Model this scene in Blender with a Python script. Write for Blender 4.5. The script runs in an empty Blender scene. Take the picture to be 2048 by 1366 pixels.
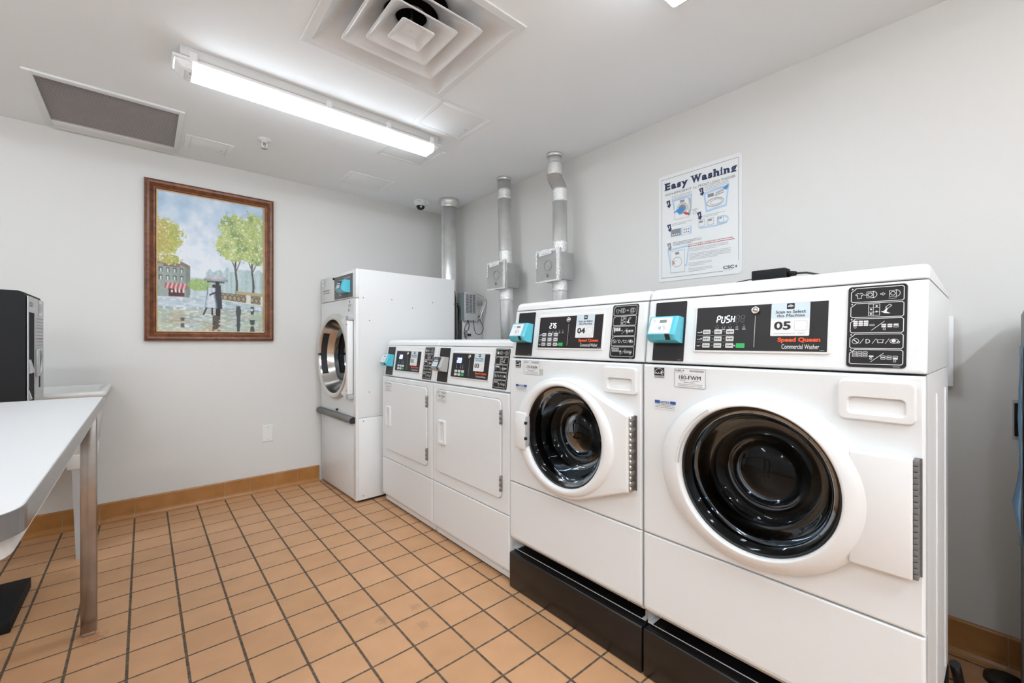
import bpy, bmesh, math, random
from mathutils import Vector, Matrix
random.seed(7)
R = math.radians
sc = bpy.context.scene
COL = sc.collection

# ------------------------------------------------------------------ camera
CAMZ = 1.113
cam_d = bpy.data.cameras.new('camera')
cam_d.sensor_width = 36.0
cam_d.lens = 853.0 / 2048.0 * 36.0
cam_d.clip_start = 0.01
cam = bpy.data.objects.new('camera', cam_d)
COL.objects.link(cam)
cam.location = (0, 0, CAMZ)
cam.rotation_euler = (R(90), 0, R(-40.8))
sc.camera = cam

# ------------------------------------------------------------------ world, exposure
w = bpy.data.worlds.new('world')
sc.world = w
w.use_nodes = True
w.node_tree.nodes['Background'].inputs[0].default_value = (0.9, 0.95, 1.0, 1)
w.node_tree.nodes['Background'].inputs[1].default_value = 0.3
vs = sc.view_settings
vs.view_transform = 'Standard'
vs.look = 'None'
vs.gamma = 1.0
vs.use_curve_mapping = False
vs.exposure = 1.74
LAMP = (0.88, 0.97, 1.05)   # colour of the fluorescent tubes

# ------------------------------------------------------------------ room numbers (metres)
YB = 3.615      # back wall
XR = 2.212      # right wall
XL = -2.10      # left wall
YF = -3.30      # wall behind the camera
ZC = 2.355      # ceiling
S = 0.159       # floor tile module

# ------------------------------------------------------------------ materials
MATS = {}
def nmat(name):
    m = bpy.data.materials.new(name); m.use_nodes = True
    nt = m.node_tree
    return m, nt, nt.nodes['Principled BSDF']
def mat(name, col, rough=0.5, metal=0.0, spec=0.5, bump=0.0, bscale=60.0, var=0.0, vscale=4.0, coat=0.0, emit=None, estr=0.0, stretch=None, bdist=0.002):
    if name in MATS: return MATS[name]
    m, nt, b = nmat(name)
    b.inputs['Base Color'].default_value = (*col, 1)
    b.inputs['Roughness'].default_value = rough
    b.inputs['Metallic'].default_value = metal
    b.inputs['Specular IOR Level'].default_value = spec
    if coat: b.inputs['Coat Weight'].default_value = coat; b.inputs['Coat Roughness'].default_value = 0.08
    if emit:
        b.inputs['Emission Color'].default_value = (*emit, 1); b.inputs['Emission Strength'].default_value = estr
    if bump or var:
        tc = nt.nodes.new('ShaderNodeTexCoord'); src = tc.outputs['Object']
        if stretch:
            mp = nt.nodes.new('ShaderNodeMapping'); mp.inputs['Scale'].default_value = stretch
            nt.links.new(src, mp.inputs['Vector']); src = mp.outputs['Vector']
    if bump:
        n = nt.nodes.new('ShaderNodeTexNoise'); n.inputs['Scale'].default_value = bscale; n.inputs['Detail'].default_value = 4
        nt.links.new(src, n.inputs['Vector'])
        bp = nt.nodes.new('ShaderNodeBump'); bp.inputs['Strength'].default_value = bump; bp.inputs['Distance'].default_value = bdist
        nt.links.new(n.outputs['Fac'], bp.inputs['Height']); nt.links.new(bp.outputs['Normal'], b.inputs['Normal'])
    if var:
        n = nt.nodes.new('ShaderNodeTexNoise'); n.inputs['Scale'].default_value = vscale; n.inputs['Detail'].default_value = 5
        nt.links.new(src, n.inputs['Vector'])
        r = nt.nodes.new('ShaderNodeValToRGB')
        r.color_ramp.elements[0].position = 0.3; r.color_ramp.elements[1].position = 0.7
        r.color_ramp.elements[0].color = (*[c * (1 - var) for c in col], 1)
        r.color_ramp.elements[1].color = (*[min(1, c * (1 + var * 0.6)) for c in col], 1)
        nt.links.new(n.outputs['Fac'], r.inputs['Fac']); nt.links.new(r.outputs['Color'], b.inputs['Base Color'])
    MATS[name] = m
    return m

M_WALL = mat('wall_paint', (0.70, 0.69, 0.665), 0.55, bump=0.08, bscale=220, var=0.012, vscale=1.2)
M_CEIL = mat('ceiling_paint', (0.905, 0.925, 0.935), 0.7, bump=0.05, bscale=200, var=0.01, vscale=1.0)
M_WHITE = mat('white_enamel', (0.78, 0.795, 0.80), 0.22, spec=0.5, bump=0.012, bscale=500)
M_WHITE2 = mat('white_powder_coat', (0.80, 0.80, 0.795), 0.35, bump=0.02, bscale=500)
M_PLAST = mat('white_plastic', (0.78, 0.78, 0.775), 0.3)
M_GREYP = mat('grey_plastic', (0.45, 0.45, 0.45), 0.4)
M_LGREY = mat('light_grey', (0.62, 0.62, 0.61), 0.45)
M_BLKP = mat('black_overlay', (0.018, 0.017, 0.018), 0.4, spec=0.25)
M_CHARC = mat('charcoal_overlay', (0.022, 0.020, 0.021), 0.42, spec=0.28)
M_TALLP = mat('grey_overlay', (0.13, 0.125, 0.118), 0.4, spec=0.3)
M_BLACK = mat('black_paint', (0.008, 0.007, 0.007), 0.3, bump=0.05, bscale=300)
M_BLKM = mat("matte_black", (0.009, 0.009, 0.010), 0.65, spec=0.25, bump=0.1, bscale=700)
M_VOID = mat('dark_void', (0.004, 0.004, 0.004), 0.9)
M_RUB = mat('black_rubber', (0.012, 0.012, 0.012), 0.45)
M_STEEL = mat('steel', (0.55, 0.55, 0.54), 0.28, metal=1.0, bump=0.03, bscale=300)
M_CHROME = mat('chrome', (0.62, 0.60, 0.58), 0.13, metal=1.0, bump=0.05, bscale=90, var=0.12, vscale=12)
M_LEG = mat('dark_reflection_chrome', (0.36, 0.335, 0.32), 0.2, metal=1.0, bump=0.05, bscale=90, var=0.25, vscale=9)  # chrome with the dark surroundings it would mirror put into its colour
M_GALV = mat('galvanised_duct', (0.78, 0.78, 0.77), 0.36, metal=0.7, bump=0.05, bscale=40, var=0.10, vscale=9)
M_GALVD = mat('galvanised_sheet', (0.46, 0.46, 0.455), 0.42, metal=0.6, bump=0.05, bscale=40, var=0.08, vscale=14)
M_FOIL = mat('foil_tape', (0.86, 0.86, 0.85), 0.25, metal=0.55, bump=1.0, bscale=110, bdist=0.006)
M_HINGE = mat('hinge_metal', (0.30, 0.29, 0.28), 0.35, metal=0.9)
M_HINGP = mat('hinge_grey', (0.16, 0.155, 0.15), 0.5)
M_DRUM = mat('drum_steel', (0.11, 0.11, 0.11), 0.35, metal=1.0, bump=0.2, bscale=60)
M_BLUE = mat('turquoise_plastic', (0.10, 0.50, 0.62), 0.35)
M_READG = mat('reader_grey', (0.42, 0.42, 0.41), 0.4)
M_INK = mat('ink_black', (0.015, 0.015, 0.018), 0.6)
M_INKW = mat('ink_white', (0.72, 0.72, 0.71), 0.6)
M_INKG = mat('ink_grey', (0.25, 0.25, 0.26), 0.6)
M_INKL = mat('ink_light_grey', (0.45, 0.46, 0.48), 0.6)
M_NAVY = mat('ink_navy', (0.022, 0.035, 0.09), 0.6)
M_RED = mat('ink_red', (0.50, 0.06, 0.06), 0.6)
M_ORANGE = mat('ink_orange', (0.78, 0.095, 0.015), 0.55)
M_NOTB = mat('ink_blue', (0.02, 0.09, 0.32), 0.6)
M_SKYB = mat('ink_sky_blue', (0.42, 0.58, 0.78), 0.6)
M_CLOTHB = mat('ink_mid_blue', (0.06, 0.26, 0.60), 0.6)
M_PAPER = mat('sticker_paper', (0.78, 0.79, 0.79), 0.5)
M_PAPERB = mat('sticker_pale_blue', (0.60, 0.71, 0.77), 0.5)
M_GREEN = mat('green_key', (0.02, 0.42, 0.10), 0.4)
M_SEG = mat('lit_segments', (0.7, 0.8, 1.0), 0.4, emit=(0.8, 0.88, 1.0), estr=1.6)
M_SEGD = mat('unlit_segments', (0.10, 0.10, 0.11), 0.5)
M_LED = mat('blue_screen', (0.03, 0.06, 0.2), 0.4, emit=(0.08, 0.2, 0.9), estr=0.16)
M_LCD = mat('grey_lcd', (0.22, 0.25, 0.25), 0.3)
M_TABLE = mat('white_laminate', (0.58, 0.575, 0.575), 0.45, bump=0.02, bscale=300)
M_SINK = mat('sink_plastic', (0.76, 0.75, 0.73), 0.4, bump=0.05, bscale=200)
M_SILV = mat('silver_paint', (0.50, 0.51, 0.52), 0.35, metal=0.3)
M_BOXG = mat('grey_blue_paint', (0.20, 0.24, 0.24), 0.45)
M_YEL = mat('brass_fitting', (0.55, 0.36, 0.08), 0.35, metal=0.7)
M_RAG = mat('blue_cloth', (0.10, 0.19, 0.29), 0.9, bump=0.6, bscale=40)
M_LOCKER = mat('grey_locker', (0.16, 0.165, 0.17), 0.5)
M_LENS_OFF = mat('clear_ribbed_plastic', (0.85, 0.86, 0.86), 0.25)

def glass_mat():
    m = bpy.data.materials.new('tinted_door_glass'); m.use_nodes = True
    nt = m.node_tree; nt.nodes.clear()
    out = nt.nodes.new('ShaderNodeOutputMaterial')
    mix = nt.nodes.new('ShaderNodeMixShader')
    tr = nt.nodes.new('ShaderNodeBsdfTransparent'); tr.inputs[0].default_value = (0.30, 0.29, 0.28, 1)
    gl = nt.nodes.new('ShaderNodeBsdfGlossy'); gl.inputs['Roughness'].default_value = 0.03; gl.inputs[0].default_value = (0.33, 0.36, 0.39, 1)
    fr = nt.nodes.new('ShaderNodeFresnel'); fr.inputs['IOR'].default_value = 1.5
    nt.links.new(fr.outputs[0], mix.inputs[0]); nt.links.new(tr.outputs[0], mix.inputs[1]); nt.links.new(gl.outputs[0], mix.inputs[2])
    nt.links.new(mix.outputs[0], out.inputs[0])
    return m
M_GLASS = glass_mat()

def lens_mat(name, strength):
    m, nt, b = nmat(name)
    b.inputs['Base Color'].default_value = (0.9, 0.9, 0.9, 1); b.inputs['Roughness'].default_value = 0.3
    b.inputs['Emission Color'].default_value = (*LAMP, 1)
    b.inputs['Emission Strength'].default_value = strength
    return m

def tile_floor():
    m, nt, b = nmat('terracotta_tile_floor')
    N = nt.nodes; L = nt.links
    def math_(op, a, bb=None, c=None):
        n = N.new('ShaderNodeMath'); n.operation = op
        for i, v in enumerate((a, bb, c)):
            if v is None: continue
            if isinstance(v, (int, float)): n.inputs[i].default_value = v
            else: L.new(v, n.inputs[i])
        return n.outputs[0]
    tc = N.new('ShaderNodeTexCoord'); sp = N.new('ShaderNodeSeparateXYZ'); L.new(tc.outputs['Object'], sp.inputs[0])
    X = math_('SUBTRACT', sp.outputs[0], -0.275 * S); Y = math_('SUBTRACT', sp.outputs[1], 15.90 * S)
    sx = 0.9955 * S; sy = 1.0015 * S
    dx = math_('PINGPONG', X, sx / 2); dy = math_('PINGPONG', Y, sy / 2)
    nz = N.new('ShaderNodeTexNoise'); nz.inputs['Scale'].default_value = 60; nz.inputs['Detail'].default_value = 3; L.new(tc.outputs['Object'], nz.inputs['Vector'])
    jit = math_('MULTIPLY', math_('SUBTRACT', nz.outputs['Fac'], 0.5), 0.002)
    mr = lambda d, hw: (lambda n: (L.new(math_('ADD', d, jit), n.inputs['Value']), n.inputs['From Min'].__setattr__('default_value', hw - 0.0009), n.inputs['From Max'].__setattr__('default_value', hw + 0.0009), n.outputs[0])[-1])(N.new('ShaderNodeMapRange'))
    mx = mr(dx, 0.0042); my = mr(dy, 0.0036)
    tile = math_('MULTIPLY', mx, my)           # 1 on tile, 0 on grout
    # per tile colour
    cx = math_('FLOOR', math_('DIVIDE', X, sx)); cy = math_('FLOOR', math_('DIVIDE', Y, sy))
    cb = N.new('ShaderNodeCombineXYZ'); L.new(cx, cb.inputs[0]); L.new(cy, cb.inputs[1])
    wn = N.new('ShaderNodeTexWhiteNoise'); wn.noise_dimensions = '2D'; L.new(cb.outputs[0], wn.inputs['Vector'])
    ra = N.new('ShaderNodeValToRGB')
    ra.color_ramp.elements[0].color = (0.545, 0.298, 0.148, 1); ra.color_ramp.elements[1].color = (0.605, 0.335, 0.175, 1)
    L.new(wn.outputs['Value'], ra.inputs[0])
    n2 = N.new('ShaderNodeTexNoise'); n2.inputs['Scale'].default_value = 9; n2.inputs['Detail'].default_value = 6; L.new(tc.outputs['Object'], n2.inputs['Vector'])
    r2 = N.new('ShaderNodeValToRGB'); r2.color_ramp.elements[0].position = 0.3; r2.color_ramp.elements[0].color = (0.90, 0.90, 0.89, 1); r2.color_ramp.elements[1].position = 0.65; r2.color_ramp.elements[1].color = (1, 1, 1, 1)
    L.new(n2.outputs['Fac'], r2.inputs[0])
    mm = N.new('ShaderNodeMix'); mm.data_type = 'RGBA'; mm.blend_type = 'MULTIPLY'; mm.inputs[0].default_value = 1
    L.new(ra.outputs[0], mm.inputs[6]); L.new(r2.outputs[0], mm.inputs[7])
    # grout
    rg = N.new('ShaderNodeValToRGB'); rg.color_ramp.elements[0].position = 0.35; rg.color_ramp.elements[0].color = (0.075, 0.050, 0.032, 1); rg.color_ramp.elements[1].position = 0.75; rg.color_ramp.elements[1].color = (0.17, 0.125, 0.085, 1)
    L.new(nz.outputs['Fac'], rg.inputs[0])
    mg = N.new('ShaderNodeMix'); mg.data_type = 'RGBA'; L.new(tile, mg.inputs[0]); L.new(rg.outputs[0], mg.inputs[6]); L.new(mm.outputs[2], mg.inputs[7])
    # rust and dirt stains with shapes of their own
    col = mg.outputs[2]
    for (px, py, rad, cc) in ((-0.15, 2.245, 0.05, (0.30, 0.10, 0.03, 1)), (-0.12, 2.05, 0.012, (0.22, 0.10, 0.05, 1)), (0.72, 1.63, 0.03, (0.26, 0.17, 0.11, 1)), (0.83, 1.50, 0.03, (0.33, 0.20, 0.13, 1)), (0.86, 1.62, 0.025, (0.33, 0.20, 0.13, 1))):
        px_ = math_('SUBTRACT', sp.outputs[0], px); py_ = math_('SUBTRACT', sp.outputs[1], py)
        d = math_('SQRT', math_('ADD', math_('POWER', math_('ABSOLUTE', px_), 2.0), math_('POWER', math_('ABSOLUTE', py_), 2.0)))
        n3 = N.new('ShaderNodeTexNoise'); n3.inputs['Scale'].default_value = 70; L.new(tc.outputs['Object'], n3.inputs['Vector'])
        d = math_('ADD', d, math_('MULTIPLY', math_('SUBTRACT', n3.outputs['Fac'], 0.5), rad * 2.2))
        f = N.new('ShaderNodeMapRange'); L.new(d, f.inputs['Value']); f.inputs['From Min'].default_value = rad; f.inputs['From Max'].default_value = rad * 0.3
        f.inputs['To Max'].default_value = 0.55
        m4 = N.new('ShaderNodeMix'); m4.data_type = 'RGBA'; L.new(f.outputs[0], m4.inputs[0]); L.new(col, m4.inputs[6]); m4.inputs[7].default_value = cc
        col = m4.outputs[2]
    L.new(col, b.inputs['Base Color'])
    rr_ = N.new('ShaderNodeMapRange'); L.new(tile, rr_.inputs['Value']); rr_.inputs['To Min'].default_value = 0.8; rr_.inputs['To Max'].default_value = 0.36
    L.new(rr_.outputs[0], b.inputs['Roughness'])
    b.inputs['Specular IOR Level'].default_value = 0.4
    hh = math_('ADD', tile, math_('MULTIPLY', n2.outputs['Fac'], 0.12))
    bp = N.new('ShaderNodeBump'); bp.inputs['Strength'].default_value = 0.6; bp.inputs['Distance'].default_value = 0.003
    L.new(hh, bp.inputs['Height']); L.new(bp.outputs[0], b.inputs['Normal'])
    return m
M_FLOOR = tile_floor()

def cove_mat(axis, x0):
    m, nt, b = nmat('glazed_cove_tile_' + axis)
    N = nt.nodes; L = nt.links
    tc = N.new('ShaderNodeTexCoord'); sp = N.new('ShaderNodeSeparateXYZ'); L.new(tc.outputs['Object'], sp.inputs[0])
    o = sp.outputs[0 if axis == 'x' else 1]
    s_ = N.new('ShaderNodeMath'); s_.operation = 'SUBTRACT'; L.new(o, s_.inputs[0]); s_.inputs[1].default_value = x0
    p = N.new('ShaderNodeMath'); p.operation = 'PINGPONG'; L.new(s_.outputs[0], p.inputs[0]); p.inputs[1].default_value = S * 0.9955 / 2
    r = N.new('ShaderNodeMapRange'); L.new(p.outputs[0], r.inputs['Value']); r.inputs['From Min'].default_value = 0.0012; r.inputs['From Max'].default_value = 0.0026
    n = N.new('ShaderNodeTexNoise'); n.inputs['Scale'].default_value = 14; n.inputs['Detail'].default_value = 5; L.new(tc.outputs['Object'], n.inputs['Vector'])
    ra = N.new('ShaderNodeValToRGB'); ra.color_ramp.elements[0].position = 0.3; ra.color_ramp.elements[0].color = (0.34, 0.148, 0.038, 1); ra.color_ramp.elements[1].position = 0.7; ra.color_ramp.elements[1].color = (0.44, 0.20, 0.058, 1)
    L.new(n.outputs['Fac'], ra.inputs[0])
    mx = N.new('ShaderNodeMix'); mx.data_type = 'RGBA'; L.new(r.outputs[0], mx.inputs[0]); mx.inputs[6].default_value = (0.38, 0.25, 0.13, 1); L.new(ra.outputs[0], mx.inputs[7])
    L.new(mx.outputs[2], b.inputs['Base Color']); b.inputs['Roughness'].default_value = 0.3
    bp = N.new('ShaderNodeBump'); bp.inputs['Strength'].default_value = 0.5; bp.inputs['Distance'].default_value = 0.002; L.new(r.outputs[0], bp.inputs['Height']); L.new(bp.outputs[0], b.inputs['Normal'])
    return m

def wood_mat():
    m, nt, b = nmat('stained_wood_frame')
    N = nt.nodes; L = nt.links
    tc = N.new('ShaderNodeTexCoord'); mp = N.new('ShaderNodeMapping'); mp.inputs['Scale'].default_value = (9, 9, 9); L.new(tc.outputs['Object'], mp.inputs[0])
    n = N.new('ShaderNodeTexNoise'); n.inputs['Scale'].default_value = 3.0; n.inputs['Detail'].default_value = 8; n.inputs['Distortion'].default_value = 0.6; L.new(mp.outputs[0], n.inputs['Vector'])
    ra = N.new('ShaderNodeValToRGB'); ra.color_ramp.elements[0].position = 0.3; ra.color_ramp.elements[0].color = (0.085, 0.024, 0.009, 1); ra.color_ramp.elements[1].position = 0.72; ra.color_ramp.elements[1].color = (0.23, 0.078, 0.028, 1)
    L.new(n.outputs['Fac'], ra.inputs[0]); L.new(ra.outputs[0], b.inputs['Base Color']); b.inputs['Roughness'].default_value = 0.32
    return m
M_WOOD = wood_mat()
M_GILT = mat('gilt_edge', (0.62, 0.40, 0.18), 0.4, metal=0.4)

def vcol_mat(name, rough):
    m, nt, b = nmat(name)
    a = nt.nodes.new('ShaderNodeVertexColor'); a.layer_name = 'paint'
    nt.links.new(a.outputs[0], b.inputs['Base Color']); b.inputs['Roughness'].default_value = rough
    tc = nt.nodes.new('ShaderNodeTexCoord'); n = nt.nodes.new('ShaderNodeTexNoise'); n.inputs['Scale'].default_value = 90; nt.links.new(tc.outputs['Object'], n.inputs['Vector'])
    bp = nt.nodes.new('ShaderNodeBump'); bp.inputs['Strength'].default_value = 0.35; bp.inputs['Distance'].default_value = 0.002
    nt.links.new(n.outputs['Fac'], bp.inputs['Height']); nt.links.new(bp.outputs[0], b.inputs['Normal'])
    return m
M_CANVAS = vcol_mat('oil_paint_canvas', 0.55)

# ------------------------------------------------------------------ mesh collecting helpers
class MB:
    def __init__(self):
        self.bm = bmesh.new(); self.mats = []
    def mi(self, m):
        if m not in self.mats: self.mats.append(m)
        return self.mats.index(m)
    def face(self, pts, m, smooth=False):
        vs_ = [self.bm.verts.new(p) for p in pts]
        try: f = self.bm.faces.new(vs_)
        except ValueError: return None
        f.material_index = self.mi(m); f.smooth = smooth
        return f
    def box(self, x0, x1, y0, y1, z0, z1, m, bev=0.0, seg=2, mp=None):
        if x0 > x1: x0, x1 = x1, x0
        if y0 > y1: y0, y1 = y1, y0
        if z0 > z1: z0, z1 = z1, z0
        t = bmesh.new()
        bmesh.ops.create_cube(t, size=1.0)
        for v in t.verts:
            v.co = Vector(((x0 + x1) / 2 + v.co.x * (x1 - x0), (y0 + y1) / 2 + v.co.y * (y1 - y0), (z0 + z1) / 2 + v.co.z * (z1 - z0)))
        if bev > 0:
            bmesh.ops.bevel(t, geom=list(t.edges), offset=bev, segments=seg, affect='EDGES', profile=0.5)
        self.merge(t, m, mp, smooth=bev > 0)
    def merge(self, t, m, mp=None, smooth=False):
        idx = self.mi(m); vm = {}
        for v in t.verts: vm[v] = self.bm.verts.new(mp(*v.co) if mp else v.co)
        for f in t.faces:
            try: nf = self.bm.faces.new([vm[v] for v in f.verts])
            except ValueError: continue
            nf.material_index = idx; nf.smooth = smooth
        t.free()
    def loft(self, rings, m, closed=True, smooth=True, cap0=False, cap1=False):
        rs = [[self.bm.verts.new(p) for p in r] for r in rings]
        idx = self.mi(m); n = len(rs[0])
        for a, b in zip(rs[:-1], rs[1:]):
            for i in range(n if closed else n - 1):
                j = (i + 1) % n
                try: f = self.bm.faces.new((a[i], a[j], b[j], b[i]))
                except ValueError: continue
                f.material_index = idx; f.smooth = smooth
        for cap, r in ((cap0, rs[0]), (cap1, rs[-1])):
            if cap:
                try: f = self.bm.faces.new(r); f.material_index = idx
                except ValueError: pass
    def prism(self, pts, mp, m, t0, t1, smooth=False):
        """pts 2D outline; mp(u, v, t) maps to space; t0..t1 thickness"""
        self.loft([[mp(u, v, t0) for u, v in pts], [mp(u, v, t1) for u, v in pts]], m, smooth=smooth, cap0=True, cap1=True)
    def tube(self, path, r, m, n=10, cap=True, smooth=True):
        path = [Vector(p) for p in path]; rings = []
        rr_ = r if isinstance(r, (list, tuple)) else [r] * len(path)
        prev = None
        for i, p in enumerate(path):
            t = (path[min(i + 1, len(path) - 1)] - path[max(i - 1, 0)]).normalized()
            if prev is None:
                up = Vector((0, 0, 1)) if abs(t.z) < 0.9 else Vector((1, 0, 0))
                u = t.cross(up).normalized()
            else:
                u = (prev - t * prev.dot(t)).normalized()
            prev = u; v = t.cross(u)
            rings.append([p + (u * math.cos(2 * math.pi * k / n) + v * math.sin(2 * math.pi * k / n)) * rr_[i] for k in range(n)])
        self.loft(rings, m, cap0=cap, cap1=cap, smooth=smooth)
    def lathe(self, c, axis, prof, m, n=32, cap0=False, cap1=False, smooth=True):
        """prof: list of (radius, distance along axis)"""
        c = Vector(c); ax = Vector(axis).normalized()
        u = ax.cross(Vector((0, 0, 1)) if abs(ax.z) < 0.9 else Vector((1, 0, 0))).normalized(); v = ax.cross(u)
        self.loft([[c + ax * h + (u * math.cos(2 * math.pi * k / n) + v * math.sin(2 * math.pi * k / n)) * r for k in range(n)] for r, h in prof], m, cap0=cap0, cap1=cap1, smooth=smooth)
    def poly(self, pts, mp, m):
        self.face([mp(u, v) for u, v in pts], m)
    def stroke(self, pts, wd, mp, m, closed=False):
        n = len(pts); P_ = [Vector((p[0], p[1])) for p in pts]
        L_, R_ = [], []
        for i in range(n):
            a = P_[(i - 1) % n] if (closed or i > 0) else None
            b = P_[(i + 1) % n] if (closed or i < n - 1) else None
            d0 = (P_[i] - a).normalized() if a is not None and (P_[i] - a).length > 1e-9 else None
            d1 = (b - P_[i]).normalized() if b is not None and (b - P_[i]).length > 1e-9 else None
            d = d0 if d1 is None else d1 if d0 is None else ((d0 + d1).normalized() if (d0 + d1).length > 1e-6 else d1)
            nn = Vector((-d.y, d.x)); k = 1.0
            if d0 is not None and d1 is not None: k = min(2.0, 1.0 / max(0.35, nn.dot(Vector((-d1.y, d1.x)))))
            L_.append(P_[i] + nn * wd / 2 * k); R_.append(P_[i] - nn * wd / 2 * k)
        for i in range(n if closed else n - 1):
            j = (i + 1) % n
            self.face([mp(*L_[i]), mp(*R_[i]), mp(*R_[j]), mp(*L_[j])], m)
    def rect(self, u0, u1, v0, v1, mp, m, r=0.0):
        self.poly(rr(u0, u1, v0, v1, r) if r else [(u0, v0), (u1, v0), (u1, v1), (u0, v1)], mp, m)
    def disc(self, u, v, r, mp, m, n=20, ry=None):
        ry = ry or r
        self.poly([(u + r * math.cos(2 * math.pi * k / n), v + ry * math.sin(2 * math.pi * k / n)) for k in range(n)], mp, m)
    def circ(self, u, v, r, wd, mp, m, n=20, ry=None):
        ry = ry or r
        self.stroke([(u + r * math.cos(2 * math.pi * k / n), v + ry * math.sin(2 * math.pi * k / n)) for k in range(n)], wd, mp, m, closed=True)
    def text(self, s, u0, u1, v0, v1, mp, m, bold=0.0):
        if 'M' in s and bold:           # heavier strokes by a small sideways repeat
            w_ = (v1 - v0) * bold * 1.2
            for k in (-1, 0, 1): self.text(s, u0 + k * w_, u1 + k * w_, v0, v1, mp, m, 0.0)
            return
        vv, ff = text_mesh(s, bold)
        xs = [p[0] for p in vv]; ys = [p[1] for p in vv]
        ax, bx, ay, by = min(xs), max(xs), min(ys), max(ys)
        idx = self.mi(m)
        nv = [self.bm.verts.new(mp(u0 + (x - ax) / (bx - ax) * (u1 - u0), v0 + (y - ay) / (by - ay) * (v1 - v0))) for x, y in vv]
        for f in ff:
            try: nf = self.bm.faces.new([nv[i] for i in f])
            except ValueError: continue
            nf.material_index = idx
    def build(self, name, parent=None, loc=None, label=None):
        me = bpy.data.meshes.new(name)
        bmesh.ops.recalc_face_normals(self.bm, faces=self.bm.faces)
        self.bm.to_mesh(me); self.bm.free()
        for m in self.mats: me.materials.append(m)
        o = bpy.data.objects.new(name, me); COL.objects.link(o)
        if parent: o.parent = parent
        if loc: o.location = loc
        if label: o['label'] = label
        return o

_TXT = {}
def text_mesh(s, bold=0.0):
    k = (s, bold)
    if k in _TXT: return _TXT[k]
    cu = bpy.data.curves.new('t', 'FONT'); cu.body = s; cu.offset = bold; cu.resolution_u = 3
    ob = bpy.data.objects.new('t', cu); COL.objects.link(ob)
    dg = bpy.context.evaluated_depsgraph_get(); dg.update()
    me = ob.evaluated_get(dg).to_mesh()
    vv = [(v.co.x, v.co.y) for v in me.vertices]; ff = [tuple(p.vertices) for p in me.polygons]
    ob.evaluated_get(dg).to_mesh_clear()
    bpy.data.objects.remove(ob); bpy.data.curves.remove(cu)
    _TXT[k] = (vv, ff)
    return _TXT[k]

def rr(u0, u1, v0, v1, r, n=4):
    out = []
    for cx, cy, a0 in ((u1 - r, v0 + r, -90), (u1 - r, v1 - r, 0), (u0 + r, v1 - r, 90), (u0 + r, v0 + r, 180)):
        for k in range(n + 1):
            a = R(a0 + 90 * k / n); out.append((cx + r * math.cos(a), cy + r * math.sin(a)))
    return out

def thing(name, label, cat, loc=(0, 0, 0), rz=0.0, group=None):
    o = bpy.data.objects.new(name, None); COL.objects.link(o)
    o.location = loc; o.rotation_euler = (0, 0, rz); o.empty_display_size = 0.1
    o['label'] = label; o['category'] = cat
    if group: o['group'] = group
    return o
def tag(o, label, cat, group=None):
    o['label'] = label; o['category'] = cat
    if group: o['group'] = group
    return o
def struct(o):
    o['kind'] = 'structure'; return o
def dup(root, loc, label, group=None):
    r = root.copy(); COL.objects.link(r); r.location = loc; r['label'] = label
    if group: r['group'] = group
    def rec(src, dst):
        for ch in list(src.children):
            c = ch.copy(); COL.objects.link(c); c.parent = dst; rec(ch, c)
    rec(root, r)
    return r
ident = lambda x, y, z: Vector((x, y, z))

# ------------------------------------------------------------------ the room
b = MB(); b.box(XL - 0.1, XR + 0.1, YF - 0.1, YB + 0.1, -0.06, 0.0, M_FLOOR); struct(b.build('floor'))
DX0, DX1, DY0, DY1 = 0.517, 1.109, 1.265, 1.857      # opening of the air diffuser
b = MB()
for q in ((XL - 0.1, DX0, YF - 0.1, YB + 0.1), (DX1, XR + 0.1, YF - 0.1, YB + 0.1), (DX0, DX1, YF - 0.1, DY0), (DX0, DX1, DY1, YB + 0.1)):
    b.box(*q, ZC, ZC + 0.06, M_CEIL)
struct(b.build('ceiling'))
b = MB(); b.box(XL - 0.1, XR + 0.1, YB, YB + 0.1, 0, ZC, M_WALL)
struct(b.build('wall_back'))
b = MB(); b.box(XR, XR + 0.1, YF - 0.1, YB, 0, ZC, M_WALL); struct(b.build('wall_right'))
b = MB(); b.box(XL - 0.1, XL, YF - 0.1, YB, 0, ZC, M_WALL); struct(b.build('wall_left'))
b = MB(); b.box(XL, XR, YF - 0.1, YF, 0, ZC, M_WALL); struct(b.build('wall_front'))
# cove tile base: profile (distance from wall, height)
COVE = [(0.0, 0.0), (0.030, 0.0), (0.022, 0.003), (0.016, 0.009), (0.012, 0.018), (0.010, 0.030), (0.010, 0.114), (0.006, 0.120), (0.0, 0.121)]
mcx = cove_mat('x', -0.275 * S); mcy = cove_mat('y', 15.90 * S)
b = MB(); b.loft([[Vector((x, YB - p, z)) for p, z in COVE] for x in (XL, 1.068)], mcx, cap0=True, cap1=True, smooth=False); struct(b.build('baseboard_back'))
b = MB(); b.loft([[Vector((XR - p, y, z)) for p, z in COVE] for y in (YF, YB)], mcy, cap0=True, cap1=True, smooth=False); struct(b.build('baseboard_right'))
b = MB(); b.loft([[Vector((XL + p, y, z)) for p, z in COVE] for y in (YF, YB - 0.03)], mcy, cap0=True, cap1=True, smooth=False); struct(b.build('baseboard_left'))

# ------------------------------------------------------------------ laundry machines
F = 1.262                 # plane of the machine fronts
W = 0.683                 # machine width
TILT = math.atan2(0.030, 0.210); ST, CT = math.sin(TILT), math.cos(TILT)
def mv(a, d, z): return Vector((d, -a, z))        # a: from the left edge, d: depth, z: height
def front(off): return lambda a, z: Vector((-off, -a, z))
def cons(zo, off): return lambda a, s: mv(a, 0.008 + s * ST - off * CT, 1.04 + zo + s * CT + off * ST)
def cons3(zo): return lambda a, s, n: mv(a, 0.008 + s * ST - n * CT, 1.04 + zo + s * CT + n * ST)

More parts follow.
